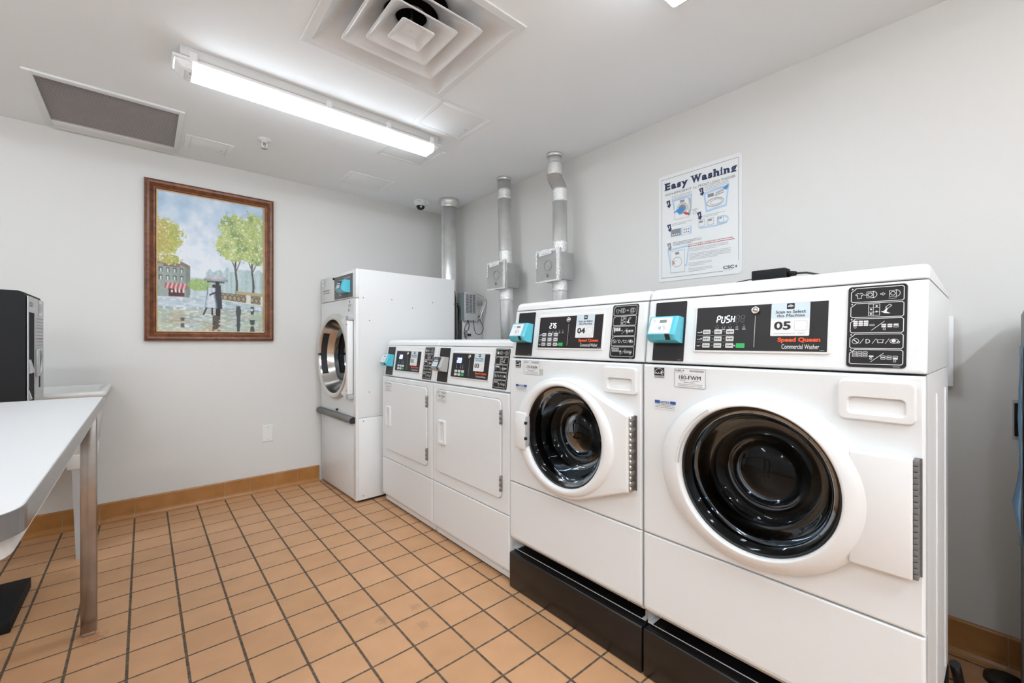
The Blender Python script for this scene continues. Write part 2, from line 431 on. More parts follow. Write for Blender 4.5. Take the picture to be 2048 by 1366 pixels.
def panel(b, a0, a1, prof, m, r=0.007, drop=0.0):
    """sheet with rounded vertical front edges: prof is a closed (d, z) outline"""
    rings = []
    zt = max(z for d, z in prof); dmin = min(d for d, z in prof)
    def ring(a, k):
        return [mv(a, d + k if d < dmin + 0.05 else d, z - (drop * k / r if z > zt - 0.03 and drop else 0)) for d, z in prof]
    for t in (0, 30, 60, 90):
        rings.append(ring(a0 + r * (1 - math.cos(R(t))), r * (1 - math.sin(R(t)))))
    for t in (90, 60, 30, 0):
        rings.append(ring(a1 - r * (1 - math.cos(R(t))), r * (1 - math.sin(R(t)))))
    b.loft(rings, m, cap0=True, cap1=True, smooth=False)

def words(b, u0, u1, v, h, mp, m, fill=1.0, seed=1):
    """a line of print too small to read: a row of dashes"""
    rnd = random.Random(seed); u = u0; e = u0 + (u1 - u0) * fill
    while u < e:
        l = h * rnd.uniform(1.2, 4.5); l = min(l, e - u)
        if l < h * 0.5: break
        b.rect(u, u + l, v, v + h, mp, m); u += l + h * 0.7

SEGS = {'P': 'abefg', 'U': 'bcdef', 'S': 'acdfg', 'H': 'bcefg', '8': 'abcdefg', '2': 'abdeg', '7': 'abc', '5': 'acdfg', '0': 'abcdef', '1': 'bc'}
def seven(b, ch, u, v, w_, h, mp, m, wd=None):
    wd = wd or h * 0.13; sk = h * 0.12
    p = lambda x, y: (u + x * w_ + y * sk, v + y * h)
    S_ = {'a': ((0.12, 1), (0.88, 1)), 'b': ((1, 0.93), (1, 0.56)), 'c': ((1, 0.44), (1, 0.07)), 'd': ((0.12, 0), (0.88, 0)), 'e': ((0, 0.44), (0, 0.07)), 'f': ((0, 0.93), (0, 0.56)), 'g': ((0.12, 0.5), (0.88, 0.5))}
    for s in SEGS[ch]: b.stroke([p(*S_[s][0]), p(*S_[s][1])], wd, mp, m)

def csc_mark(b, u0, u1, v0, v1, mp, m, m2=None):
    b.text('CSC', u0, u0 + (u1 - u0) * 0.76, v0, v1, mp, m, 0.03)
    h = v1 - v0; c = u0 + (u1 - u0) * 0.90
    b.poly([(c, v0), (c + h * 0.45, v0 + h * 0.75), (c + h * 0.15, v0 + h * 0.6), (c, v1), (c - h * 0.15, v0 + h * 0.6), (c - h * 0.45, v0 + h * 0.75)], mp, m2 or m)

def pictograms(b, zo, washer=True):
    e = 0.0030; A = cons(zo, e); wl = 0.0014
    b.prism(rr(0.543, 0.649, 0.013, 0.206, 0.007), cons3(zo), M_BLKP, 0.0, 0.0022)
    x0, x1 = 0.549, 0.6435; hh = 0.0335
    for k in range(5):
        s0 = 0.0205 + k * 0.0368
        c = 0.005
        b.stroke([(x0, s0 + 0.003), (x0 + 0.003, s0), (x1 - 0.003, s0), (x1, s0 + 0.003), (x1, s0 + hh - 0.003), (x1 - 0.003, s0 + hh), (x0 + 0.009, s0 + hh), (x0 + 0.006, s0 + hh - 0.004), (x0 + 0.002, s0 + hh - 0.007), (x0, s0 + hh - 0.009)], wl, A, M_INKW, closed=True)
        b.disc(x0 + 0.002, s0 + hh - 0.0015, 0.0016, A, M_INKW, 8)
    s = lambda k: 0.0205 + (4 - k) * 0.0368 + hh / 2
    # 1 garment, machine, arrow, closed machine
    y = s(0)
    if washer:
        b.stroke([(0.5605, y + 0.005), (0.557, y + 0.001), (0.5595, y - 0.001), (0.561, y), (0.561, y - 0.008), (0.568, y - 0.008), (0.568, y), (0.5695, y - 0.001), (0.572, y + 0.001), (0.5685, y + 0.005), (0.5645, y + 0.0035)], 0.0009, A, M_INKW, closed=True)
    else:
        b.disc(0.5635, y, 0.006, A, M_INKW, 12); b.circ(0.5635, y, 0.0075, 0.0009, A, M_INKW, 12)
    b.stroke([(0.573, y), (0.578, y)], 0.0012, A, M_INKW)
    for cx in (0.584, 0.6245):
        b.stroke([(cx - 0.006, y - 0.007), (cx + 0.006, y - 0.007), (cx + 0.006, y + 0.007), (cx - 0.006, y + 0.007)], 0.0009, A, M_INKW, closed=True)
        b.circ(cx, y, 0.0042, 0.0011, A, M_INKW, 14)
        b.stroke([(cx + 0.0045 + 0.008 * math.sin(R(t)), y + 0.008 * math.cos(R(t))) for t in range(0, 181, 30)], 0.001, A, M_INKW)
    b.stroke([(0.603, y - 0.0012), (0.607, y - 0.0012), (0.607, y - 0.0032), (0.611, y), (0.607, y + 0.0032), (0.607, y + 0.0012), (0.603, y + 0.0012)], 0.0008, A, M_INKW, closed=True)
    b.stroke([(0.617, y - 0.0105), (0.624, y - 0.012), (0.631, y - 0.0105)], 0.0008, A, M_INKW)
    # 2 dispenser drawer and pouring hand
    y = s(1)
    b.stroke([(0.582, y - 0.013), (0.602, y - 0.013), (0.602, y + 0.014), (0.582, y + 0.014)], 0.0009, A, M_INKW, closed=True)
    b.stroke([(0.5905, y - 0.013), (0.5905, y + 0.014)], 0.0008, A, M_INKW)
    for q in (0.0055, -0.005): b.stroke([(0.582, y + q), (0.602, y + q)], 0.0008, A, M_INKW)
    for q in ((0.5865, 0.0015), (0.5865, -0.009), (0.5965, 0.009), (0.5965, -0.004)): b.disc(q[0], y + q[1], 0.0021, A, M_INKW, 8)
    b.stroke([(0.612, y + 0.005), (0.619, y + 0.012), (0.623, y + 0.009), (0.616, y + 0.002)], 0.001, A, M_INKW, closed=True)
    b.poly([(0.604, y - 0.0045), (0.610, y - 0.003), (0.613, y + 0.003), (0.616, y + 0.001), (0.614, y - 0.005), (0.621, y - 0.009), (0.619, y - 0.0095), (0.611, y - 0.0085)], A, M_INKW)
    # 3 and 5 rows of keys
    for kk, solid in ((2, True), (4, False)):
        y = s(kk) + 0.001
        def key(u, v, f):
            if f: b.rect(u - 0.0042, u + 0.0042, v - 0.0018, v + 0.0018, A, M_INKW, 0.0008)
            else: b.stroke(rr(u - 0.004, u + 0.004, v - 0.0016, v + 0.0016, 0.0008, 2), 0.0008, A, M_INKW, closed=True)
        n = 3 if washer else 2
        for r_ in range(n):
            for c in range(3): key(0.5585 + c * 0.0098, y + 0.0095 - r_ * 0.0045, solid)
        key(0.5585 + 3 * 0.0102, y + 0.0005, not solid)
        b.circ(0.558 if solid else 0.5885, y - 0.0045, 0.0022, 0.0008, A, M_INKW, 8)
        b.stroke([(0.588, y - 0.0125), (0.611, y + 0.0085)], 0.001, A, M_INKW)
        for r_ in range(2):
            for c in range(3): key(0.610 + c * 0.0105, y + 0.0005 - r_ * 0.0045, solid if not (c == 2 and r_ == 1) else not solid)
        b.circ(0.611 if solid else 0.630, y - 0.0095, 0.0022, 0.0008, A, M_INKW, 8)
    # 4 payment signs
    y = s(3)
    b.circ(0.5595, y, 0.0063, 0.001, A, M_INKW, 16); b.stroke([(0.5555, y + 0.004), (0.5635, y - 0.004)], 0.0018, A, M_INKW)
    for u in (0.571, 0.5935, 0.6165): b.stroke([(u - 0.0035, y - 0.006), (u + 0.0035, y + 0.006)], 0.0009, A, M_INKW)
    b.stroke([(0.579, y - 0.0045), (0.579, y + 0.0045), (0.582, y + 0.0045), (0.5855, y + 0.002), (0.5855, y - 0.002), (0.582, y - 0.0045)], 0.0013, A, M_INKW, closed=True)
    b.stroke([(0.600, y - 0.0035), (0.600, y + 0.001), (0.598, y + 0.0035), (0.611, y + 0.0035), (0.609, y + 0.001), (0.609, y - 0.0035)], 0.0011, A, M_INKW, closed=True)
    b.circ(0.6285, y, 0.0075, 0.001, A, M_INKW, 16, 0.005); b.disc(0.6275, y + 0.0005, 0.0038, A, M_INKW, 10); b.circ(0.6355, y - 0.002, 0.0025, 0.0008, A, M_INKW, 8)
    b.rect(0.627, 0.639, 0.0155, 0.0165, A, M_INKL)

def controls(root, zo, number, disp, washer):
    # black card-reader strip on the left
    b = MB(); b.prism(rr(0.030, 0.136, 0.011, 0.203, 0.003), cons3(zo), M_CHARC, 0.0, 0.0022)
    b.rect(0.118, 0.130, 0.0145, 0.0155, cons(zo, 0.003), M_INKL)
    b.build('reader_backing_strip', root, label='charcoal strip behind the card reader')
    # control panel
    b = MB()
    C3 = cons3(zo)
    b.loft([[C3(u, v, n) for u, v in rr(0.166 + i, 0.512 - i, 0.040 + i, 0.186 - i, 0.006)] for n, i in ((0.0, 0.0), (0.0035, 0.0012), (0.0045, 0.003))], M_PLAST, cap1=True)
    b.rect(0.173, 0.505, 0.047, 0.176, cons(zo, 0.0052), M_CHARC)
    D = cons(zo, 0.0062)
    # printed line under the lock
    b.rect(0.3378, 0.3394, 0.057, 0.145, D, M_INKL)
    if washer:
        x = 0.234
        for i, ch in enumerate(disp):
            if ch == '.': b.disc(x - 0.003, 0.1285, 0.0011, D, M_SEG, 8); continue
            seven(b, ch, x, 0.1285, 0.0085, 0.0195, D, M_SEG, 0.0021); x += 0.0132
        if number == '05':
            for i in range(2): seven(b, '8', x, 0.1285, 0.0085, 0.0195, D, M_SEGD, 0.0022); x += 0.0135
        for i in range(5):
            u = 0.236 + i * 0.0185
            b.disc(u, 0.1215, 0.0008, D, M_INKL, 8)
            if i < 3: b.stroke([(u - 0.004, 0.1175), (u - 0.003, 0.1120), (u + 0.003, 0.1120), (u + 0.004, 0.1175)], 0.0009, D, M_INKL)
            else: b.circ(u, 0.1145, 0.0028, 0.0009, D, M_INKL, 10)
            b.rect(u - 0.0045, u + 0.0045, 0.1075, 0.1090, D, M_INKW)
        b.rect(0.228, 0.246, 0.1040, 0.1052, D, M_INKW)
        for r_ in range(3):
            s0 = (0.0950, 0.0745, 0.0545)[r_]
            words(b, 0.1785, 0.1875, s0 + 0.004, 0.0022, D, M_INKW, seed=r_)
            for c in range(3):
                a0 = (0.1955, 0.229, 0.2625)[c]
                b.loft([[C3(u, v, n) for u, v in rr(a0, a0 + 0.0215, s0, s0 + 0.0135, 0.0015, 2)] for n in (0.005, 0.0068)], M_LGREY, cap1=True, smooth=False)
                words(b, a0 + 0.003, a0 + 0.019, s0 + 0.0055, 0.0022, cons(zo, 0.0074), M_INK, seed=r_ * 3 + c)
                b.disc(a0 - 0.005, s0 + 0.0065, 0.0013 if (c or r_ == 2) else 0.0024, D, M_INKL if (c or r_ == 2) else M_INKW, 8)
            if r_: b.rect(0.179, 0.284, s0 + 0.0165, s0 + 0.0172, D, M_INKL)
        b.disc(0.2875, 0.061, 0.002, D, M_INKW, 8)
        b.loft([[C3(u, v, n) for u, v in rr(0.2915, 0.3145, 0.0545, 0.068, 0.0015, 2)] for n in (0.005, 0.0068)], M_GREEN, cap1=True, smooth=False)
    else:
        x = 0.222
        for i, ch in enumerate('200'):
            seven(b, ch, x, 0.126, 0.0095, 0.023, D, M_SEG, 0.003); x += 0.0145
        b.rect(0.217, 0.2675, 0.1215, 0.1535, cons(zo, 0.0057), M_LED)
        for i, u in enumerate((0.222, 0.262, 0.282)):
            b.rect(u - 0.001, u + 0.001, 0.098, 0.116, D, M_INKL); b.disc(u, 0.098, 0.0035, D, M_INKL, 8)
        for r_ in range(2):
            for c in range(3):
                a0 = 0.208 + c * 0.0325; s0 = 0.073 - r_ * 0.0175
                g = (r_ == 1 and c == 2)
                b.loft([[C3(u, v, n) for u, v in rr(a0, a0 + 0.023, s0, s0 + 0.013, 0.0015, 2)] for n in (0.005, 0.0068)], M_GREEN if g else M_INKW, cap1=True, smooth=False)
                if not g: b.disc(a0 + 0.011, s0 + 0.0065, 0.003, cons(zo, 0.0074), M_INK, 3)
    # maker's name
    b.text('Speed Queen', 0.396, 0.491, 0.0685, 0.0835, D, M_ORANGE, 0.045)
    b.text('Commercial Washer' if washer else 'Commercial Dryer', 0.406, 0.489, 0.0535, 0.0655, D, M_INKW, 0.008)
    b.rect(0.490, 0.500, 0.0495, 0.0505, D, M_INKL)
    cp = b.build('control_panel', root)
    # lock
    b = MB(); c0 = C3(0.339, 0.160, 0.004); ax = C3(0, 0, 1) - C3(0, 0, 0)
    b.lathe(c0, ax, [(0.0105, 0), (0.0105, 0.006), (0.0095, 0.008), (0.006, 0.008), (0.006, 0.0065), (0.0045, 0.0065), (0.0045, 0.0095), (0.0, 0.0095)], M_CHROME, 24)
    b.build('lock', cp, label='round chrome lock')
    # number sticker
    b = MB(); Q = cons(zo, 0.0068); Q2 = cons(zo, 0.0073)
    b.rect(0.378, 0.467, 0.0875, 0.1755, Q, M_PAPER, 0.003); b.rect(0.3785, 0.4665, 0.1340, 0.1750, cons(zo, 0.0070), M_PAPERB, 0.002)
    b.rect(0.4145, 0.4325, 0.1590, 0.1745, Q2, M_INK, 0.002)
    Q3 = cons(zo, 0.0078)
    b.stroke([(0.4235 + 0.0058 * math.sin(R(t)), 0.1635 + 0.0058 * math.cos(R(t))) for t in range(-75, 76, 15)], 0.0022, Q3, M_PAPER)
    b.stroke([(0.4235 + 0.0025 * math.sin(R(t)), 0.1635 + 0.0025 * math.cos(R(t))) for t in range(-75, 76, 25)], 0.0016, Q3, M_PAPER)
    b.text('Scan to Select', 0.389, 0.458, 0.1480, 0.1560, Q2, M_INK, 0.02)
    b.text('this Machine', 0.392, 0.456, 0.1380, 0.1455, Q2, M_INK, 0.02)
    b.text(number, 0.3865, 0.4255, 0.1040, 0.1265, Q2, M_INK, 0.03)
    b.stroke(rr(0.4335, 0.4615, 0.1015, 0.1275, 0.003, 2), 0.0007, Q2, M_INKL, closed=True)
    words(b, 0.386, 0.436, 0.0935, 0.0014, Q2, M_INKL, seed=4); csc_mark(b, 0.442, 0.459, 0.0925, 0.0955, Q2, M_INKL)
    b.build('number_sticker', cp, label='white and pale blue sticker numbered ' + number)
    b = MB(); pictograms(b, zo, washer); b.build('instruction_plate', root, label='black plate of white pictograms')

def reader(root, zo, grey=False):
    """payment reader clamped on the strip: slanted housing with a printed face"""
    m = M_READG if grey else M_BLUE
    b = MB(); C3 = cons3(zo)
    a0, a1 = 0.032, 0.130
    s0, s1 = 0.068, 0.150
    prof = [(s0, 0.002), (s0, 0.030), (s0 + 0.004, 0.046), (s0 + 0.020, 0.058), (s1 - 0.003, 0.040), (s1, 0.034), (s1, 0.002)]
    rings = []
    for a, k in ((a0, 0.86), (a0 + 0.003, 0.96), (a0 + 0.007, 1.0), (a1 - 0.007, 1.0), (a1 - 0.003, 0.96), (a1, 0.86)):
        rings.append([C3(a, (s0 + s1) / 2 + (s - (s0 + s1) / 2) * (0.97 + 0.03 * k), n * k) for s, n in prof])
    b.loft(rings, m, cap0=True, cap1=True, smooth=False)
    rd = b.build('card_reader', root, label=('grey' if grey else 'turquoise') + ' card reader')
    # face plate lies on the slanted front between (s0+.020, .058) and (s1-.003, .040)
    p0 = Vector((s0 + 0.020, 0.058)); p1 = Vector((s1 - 0.003, 0.040)); L_ = (p1 - p0).length; t = (p1 - p0) / L_; nn = Vector((-t.y, t.x)); nn = nn if nn.y > 0 else -nn
    def fp(off): return lambda u, v: C3(a0 + 0.009 + u, p0.x + t.x * v + nn.x * off, p0.y + t.y * v + nn.y * off)
    b = MB(); wf = 0.074
    b.rect(0, wf, 0.002, L_ - 0.002, fp(0.0008), M_INK if grey else M_PAPERB, 0.003)
    P2 = fp(0.0014)
    if grey:
        b.rect(0.006, wf - 0.012, 0.004, 0.033, P2, M_PAPERB, 0.001)
        b.rect(0.010, 0.054, 0.038, 0.044, P2, M_PAPER); b.rect(0.012, 0.05, 0.049, 0.052, P2, M_INKL)
        for v in (0.013, 0.021): b.rect(0.018, 0.026, v, v + 0.004, fp(0.002), M_INKG)
        b.rect(0.036, 0.054, 0.013, 0.015, fp(0.002), M_INKG); b.rect(0.036, 0.054, 0.024, 0.026, fp(0.002), M_INKG)
    else:
        b.rect(0.003, wf - 0.003, 0.005, L_ - 0.006, P2, M_PAPER, 0.002)
        P3 = fp(0.002)
        b.rect(0.032, 0.056, 0.040, 0.050, P3, M_LCD)
        seg = fp(0.0026)
        for i in range(5): b.rect(0.034 + i * 0.004, 0.0365 + i * 0.004, 0.042, 0.0475, seg, M_INKG)
        csc_mark(b, 0.008, 0.024, 0.0455, 0.0490, P3, M_INKG)
        b.disc(0.018, 0.040, 0.001, P3, M_INKG, 8); b.disc(0.025, 0.040, 0.001, P3, M_INKG, 8)
        b.circ(0.040, 0.022, 0.015, 0.0008, P3, M_INKL, 24, 0.0105)
        for i, r_ in enumerate((0.004, 0.007, 0.010, 0.013)):
            b.stroke([(0.029 + r_ * math.cos(R(t)) * 0.9, 0.022 + r_ * math.sin(R(t)) * 0.7) for t in range(-45, 46, 15)], 0.0012, P3, M_CLOTHB)
        b.stroke([(0.046, 0.028), (0.055, 0.016)], 0.002, P3, M_INKL); b.stroke([(0.049, 0.029), (0.058, 0.017)], 0.001, P3, M_INKL)
        for v in (0.046, 0.040, 0.030): b.rect(0.062, 0.066, v, v + 0.001, P3, M_INKL)
    b.build('reader_face', rd, label='printed face with a small display')
    b = MB()
    b.loft([[C3(a, s, n) for a in (a0 + 0.066, a0 + 0.082)] for s, n in ((s0 + 0.022, 0.0592), (s0 + 0.012, 0.0530), (s0 + 0.004, 0.0470))], M_INK, closed=False, smooth=False)
    b.build('card_slot', rd)

def asset_label(root, a0, a1, z0, z1, code, name='asset_sticker', off=0.0008):
    b = MB(); P1, P2 = front(off), front(off + 0.0006)
    b.rect(a0, a1, z0, z1, P1, M_PAPER, 0.004); b.stroke(rr(a0 + 0.0008, a1 - 0.0008, z0 + 0.0008, z1 - 0.0008, 0.004), 0.0011, P2, M_INKG, closed=True)
    w_, h = a1 - a0, z1 - z0
    U = lambda t: a0 + w_ * t; V = lambda t: z0 + h * t
    csc_mark(b, U(0.04), U(0.33), V(0.83), V(0.92), P2, M_INK)
    rnd = random.Random(3); u = U(0.5)
    while u < U(0.94):
        l = rnd.uniform(0.0006, 0.0018); b.rect(u, u + l, V(0.82), V(0.92), P2, M_INKG); u += l + 0.0009
    words(b, U(0.04), U(0.30), V(0.76), 0.0010, P2, M_INKL, seed=2)
    words(b, U(0.18), U(0.78), V(0.68), 0.0010, P2, M_INKL, seed=5)
    if code: b.text(code, U(0.16), U(0.85), V(0.42), V(0.63), P2, M_INK, 0.01)
    else: b.rect(U(0.2), U(0.8), V(0.45), V(0.58), P2, M_INKL)
    words(b, U(0.20), U(0.40), V(0.35), 0.0014, P2, M_INKG, seed=6); words(b, U(0.56), U(0.80), V(0.35), 0.0014, P2, M_INKG, seed=8)
    words(b, U(0.32), U(0.68), V(0.26), 0.0022, P2, M_INKG, seed=9)
    words(b, U(0.12), U(0.90), V(0.17), 0.0014, P2, M_INKG, seed=10); words(b, U(0.12), U(0.90), V(0.09), 0.0014, P2, M_INKG, seed=11)
    return b.build(name, root)

def shell(root, zo, base, front_hole):
    b = MB()
    zb = 0.165 if base else 0.012
    # open-fronted cabinet box
    t = bmesh.new(); bmesh.ops.create_cube(t, size=1.0)
    for v in t.verts: v.co = Vector((0.003 + (v.co.x + 0.5) * (W - 0.006), 0.026 + (v.co.y + 0.5) * (0.548 - 0.026), zb + (v.co.z + 0.5) * (1.0395 + zo - zb)))
    t.faces.ensure_lookup_table()
    if front_hole:
        for f in list(t.faces):
            if f.calc_center_median().y < 0.03: bmesh.ops.delete(t, geom=[f], context='FACES_ONLY'); break
    b.merge(t, M_WHITE2, mv)
    if base:                                    # pressed ribs on the side sheet
        for d0, d1 in ((0.22, 0.225), (0.44, 0.445)):
            b.box(W - 0.0035, W - 0.0005, d0, d1, 0.20, 0.985, M_WHITE2, 0.001, mp=mv)
    b.build('cabinet', root)
    b = MB(); z = lambda q: q + zo
    panel(b, 0.002, W - 0.002, [(0.0, z(0.474)), (0.0, z(0.236)), (0.003, z(0.226)), (0.022, z(0.206)), (0.030, z(0.206)), (0.030, z(0.477)), (0.003, z(0.477))], M_WHITE)
    lp = b.build('lower_panel', root)
    for a in (0.060, W - 0.060):
        b = MB(); b.lathe(mv(a, 0.010, z(0.2175)), (-1, 0, -0.95), [(0.0052, 0), (0.0052, 0.0015), (0.003, 0.003), (0, 0.003)], M_STEEL, 12)
        b.build('screw', lp)
    # console housing
    b = MB()
    panel(b, 0.001, W - 0.001, [(0.016, z(1.0425)), (0.010, z(1.0455)), (0.0095, z(1.050)), (0.0365, z(1.240)), (0.0385, z(1.2475)), (0.043, z(1.250)), (0.548, z(1.238)), (0.548, z(1.0425))], M_WHITE, r=0.010)
    b.build('console_housing', root)
    b = MB()
    panel(b, 0.000, W - 0.000, [(0.043, z(1.2525)), (0.0395, z(1.255)), (0.044, z(1.272)), (0.052, z(1.2825)), (0.066, z(1.288)), (0.10, z(1.289)), (0.552, z(1.247)), (0.552, z(1.2405))], M_WHITE, r=0.014, drop=0.008)
    b.build('top_cover', root)

def fan_plate(b, R_out, c, r_in, rect, z_prof, m):
    pass

def washer(yl, number, disp, code, oval, label):
    root = thing('washing_machine', label, 'washing machine', (F, yl, 0), group='front-load washers on black bases')
    b = MB(); b.box(0.001, W - 0.001, -0.003, 0.549, 0.0, 0.158, M_BLACK, 0.006, mp=mv)
    b.box(0.02, W - 0.02, 0.03, 0.53, 0.155, 0.166, M_BLACK, mp=mv)
    b.build('base', root, label='black painted plinth')
    shell(root, 0.0, True, True)
    # front sheet with a round opening
    ca, cz, ro = 0.349, 0.742, 0.203
    ra0, ra1, rz0, rz1 = 0.002, W - 0.002, 0.4805, 1.0375
    th = sorted(set([2 * math.pi * k / 96 for k in range(96)] + [math.atan2(z_ - cz, a_ - ca) % (2 * math.pi) for a_ in (ra0, ra1) for z_ in (rz0, rz1)]))
    def rect_r(t, i=0.0):
        c_, s_ = math.cos(t), math.sin(t); q = []
        if c_ > 1e-9: q.append((ra1 - i - ca) / c_)
        if c_ < -1e-9: q.append((ra0 + i - ca) / c_)
        if s_ > 1e-9: q.append((rz1 - i - cz) / s_)
        if s_ < -1e-9: q.append((rz0 + i - cz) / s_)
        return min(q)
    P = lambda r, t, d: mv(ca + r * math.cos(t), d, cz + r * math.sin(t))
    b = MB()
    b.loft([[P(rect_r(t), t, 0.030) for t in th], [P(rect_r(t), t, 0.007) for t in th], [P(rect_r(t, 0.0015), t, 0.0025) for t in th], [P(rect_r(t, 0.006), t, 0.0) for t in th], [P(ro, t, 0.0) for t in th], [P(ro, t, 0.03) for t in th]], M_WHITE, smooth=False)
    fp_ = b.build('front_panel', root)
    # drum behind the glass
    b = MB()
    b.lathe(mv(ca, 0, cz), (1, 0, 0), [(0.203, 0.012), (0.190, 0.03), (0.196, 0.055), (0.208, 0.07)], M_RUB, 64)
    b.build('door_gasket', root, label='black rubber gasket')
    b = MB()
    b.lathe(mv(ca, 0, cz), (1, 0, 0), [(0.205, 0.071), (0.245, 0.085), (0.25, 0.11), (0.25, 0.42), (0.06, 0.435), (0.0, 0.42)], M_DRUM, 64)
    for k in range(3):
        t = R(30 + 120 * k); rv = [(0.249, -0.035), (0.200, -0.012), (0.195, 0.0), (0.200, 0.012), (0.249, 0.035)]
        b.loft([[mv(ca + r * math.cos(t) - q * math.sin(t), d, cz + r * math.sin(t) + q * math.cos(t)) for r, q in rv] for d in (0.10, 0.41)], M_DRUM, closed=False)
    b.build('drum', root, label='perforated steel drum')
    # door
    n = 120; TH = [2 * math.pi * k / n for k in range(n)]
    ea, ez, rx, rz = 0.3435, 0.7375, 0.264, 0.234
    def ell(t):
        c_, s_ = math.cos(t), math.sin(t); ox, oz = ca - ea, cz - ez
        A = (c_ / rx) ** 2 + (s_ / rz) ** 2; B = 2 * (ox * c_ / rx ** 2 + oz * s_ / rz ** 2); C_ = (ox / rx) ** 2 + (oz / rz) ** 2 - 1
        return (-B + math.sqrt(B * B - 4 * A * C_)) / (2 * A)
    if oval: RO = [ell(t) for t in TH]
    else:
        pts = [(ca + ell(t) * math.cos(t), cz + ell(t) * math.sin(t)) for t in [2 * math.pi * k / 360 for k in range(360)]] + [(0.652, 0.862), (0.652, 0.604)]
        pts = sorted(pts)
        def half(ps):
            h = []
            for p in ps:
                while len(h) > 1 and (h[-1][0] - h[-2][0]) * (p[1] - h[-2][1]) - (h[-1][1] - h[-2][1]) * (p[0] - h[-2][0]) <= 0: h.pop()
                h.append(p)
            return h
        hull = half(pts)[:-1] + half(pts[::-1])[:-1]
        TH = sorted(set(TH + [math.atan2(z_ - cz, 0.652 - ca) % (2 * math.pi) for z_ in (0.862, 0.604)]))
        RO = []
        for t in TH:
            best = 0
            for (x1, y1), (x2, y2) in zip(hull, hull[1:] + hull[:1]):
                c_, s_ = math.cos(t), math.sin(t); ex, ey = x2 - x1, y2 - y1
                den = c_ * ey - s_ * ex
                if abs(den) < 1e-12: continue
                r_ = ((x1 - ca) * ey - (y1 - cz) * ex) / den; k_ = ((x1 - ca) * s_ - (y1 - cz) * c_) / den
                if r_ > 0 and -1e-6 <= k_ <= 1 + 1e-6: best = max(best, r_)
            RO.append(best)
    RI = 0.196
    b = MB()
    if oval:
        secs = [(1.0, 0.0015), (1.0, -0.010), (0.99, -0.017), (0.965, -0.0215), (0.92, -0.0245), (0.70, -0.0345), (0.42, -0.0430), (0.14, -0.0475), (0.07, -0.0475), (0.02, -0.044), (0.0, -0.036)]
        rings = [[P(RI + (r - RI) * f, t, d) for t, r in zip(TH, RO)] for f, d in secs]
    else:
        EL = [ell(t) - 0.014 for t in TH]
        def lim(i, f): return RI + (min(EL[i], RO[i]) - RI) * f
        rings = [[P(r, t, 0.0015) for t, r in zip(TH, RO)], [P(r, t, -0.022) for t, r in zip(TH, RO)], [P(r - 0.002, t, -0.029) for t, r in zip(TH, RO)], [P(r - 0.008, t, -0.033) for t, r in zip(TH, RO)], [P(r - 0.011, t, -0.0335) for t, r in zip(TH, RO)], [P(min(r - 0.012, lim(i, 1.0) + 0.003), t, -0.0336) for i, (t, r) in enumerate(zip(TH, RO))]]
        for f, d in ((1.0, -0.0345), (0.93, -0.040), (0.80, -0.0445), (0.45, -0.047), (0.16, -0.046), (0.04, -0.040), (0.0, -0.030)):
            rings.append([P(lim(i, f), t, d) for i, t in enumerate(TH)])
    rings += [[P(RI, t, 0.002) for t in TH]]
    b.loft(rings, M_PLAST, smooth=True)
    if oval:
        b.box(0.556, 0.664, -0.0345, 0.001, 0.606, 0.862, M_PLAST, 0.004, mp=mv)
    door = b.build('door', root, label='white round porthole door')
    # dark rim and glass bowl
    b = MB()
    b.lathe(mv(ca, 0, cz), (1, 0, 0), [(0.1955, -0.030), (0.1945, -0.0325), (0.1915, -0.033), (0.190, -0.030), (0.183, 0.004), (0.181, 0.02)], M_RUB, 72)
    b.build('inner_rim', door)
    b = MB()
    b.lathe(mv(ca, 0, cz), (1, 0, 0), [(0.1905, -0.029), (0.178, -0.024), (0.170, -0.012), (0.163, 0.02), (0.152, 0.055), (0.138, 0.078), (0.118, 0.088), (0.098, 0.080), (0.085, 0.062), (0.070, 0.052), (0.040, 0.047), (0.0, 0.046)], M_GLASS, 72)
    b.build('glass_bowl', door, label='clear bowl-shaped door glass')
    b = MB()
    if oval:
        tt = [R(122 + 4 * k) for k in range(15)]
        for r0, r1, m_ in ((0.197, 0.2025, M_GREYP), (0.2025, 0.209, M_LGREY)):
            b.loft([[P(r0, t, -0.0465), P(r1, t, -0.0478)] for t in tt], m_, closed=False)
        b.build('door_handle', door, label='grey finger grip inside the ring')
    else:
        b.box(0.094, 0.162, -0.0515, -0.020, 0.656, 0.812, M_PLAST, 0.004, mp=mv)
        b.box(0.1605, 0.1665, -0.052, -0.030, 0.672, 0.798, M_GREYP, 0.002, mp=mv)
        for z_ in (0.70, 0.765): b.box(0.158, 0.1672, -0.0545, -0.045, z_, z_ + 0.012, M_INK, mp=mv)
        b.build('door_handle', door, label='white block handle with grey slot')
    b = MB(); N_ = 20
    a0 = 0.6642 if oval else 0.6525
    hm = M_HINGP if oval else M_HINGE
    b.box(a0, a0 + 0.012, -0.002, 0.0015, 0.608, 0.862, hm, mp=mv)
    nk = N_ if oval else 14; step = 0.254 / nk
    for k in range(nk):
        z0 = 0.608 + k * step
        if oval: b.box(a0, a0 + 0.0085, -0.030, -0.001, z0 + 0.0006, z0 + step - 0.0006, hm, 0.0012, mp=mv)
        else:
            b.lathe(mv(a0 + 0.004, -0.028, z0 + 0.001), (0, 0, 1), [(0, 0), (0.004, 0), (0.004, step - 0.002), (0, step - 0.002)], M_STEEL, 10)
            if k % 2: b.box(a0 + 0.002, a0 + 0.0065, -0.026, 0.0, z0 + 0.002, z0 + step - 0.002, hm, mp=mv)
            else: b.box(a0 + 0.002, a0 + 0.003, -0.026, 0.0, z0, z0 + step, hm, mp=mv)
    b.build('door_hinge', door, label='grey strip hinge' if oval else 'steel piano hinge')
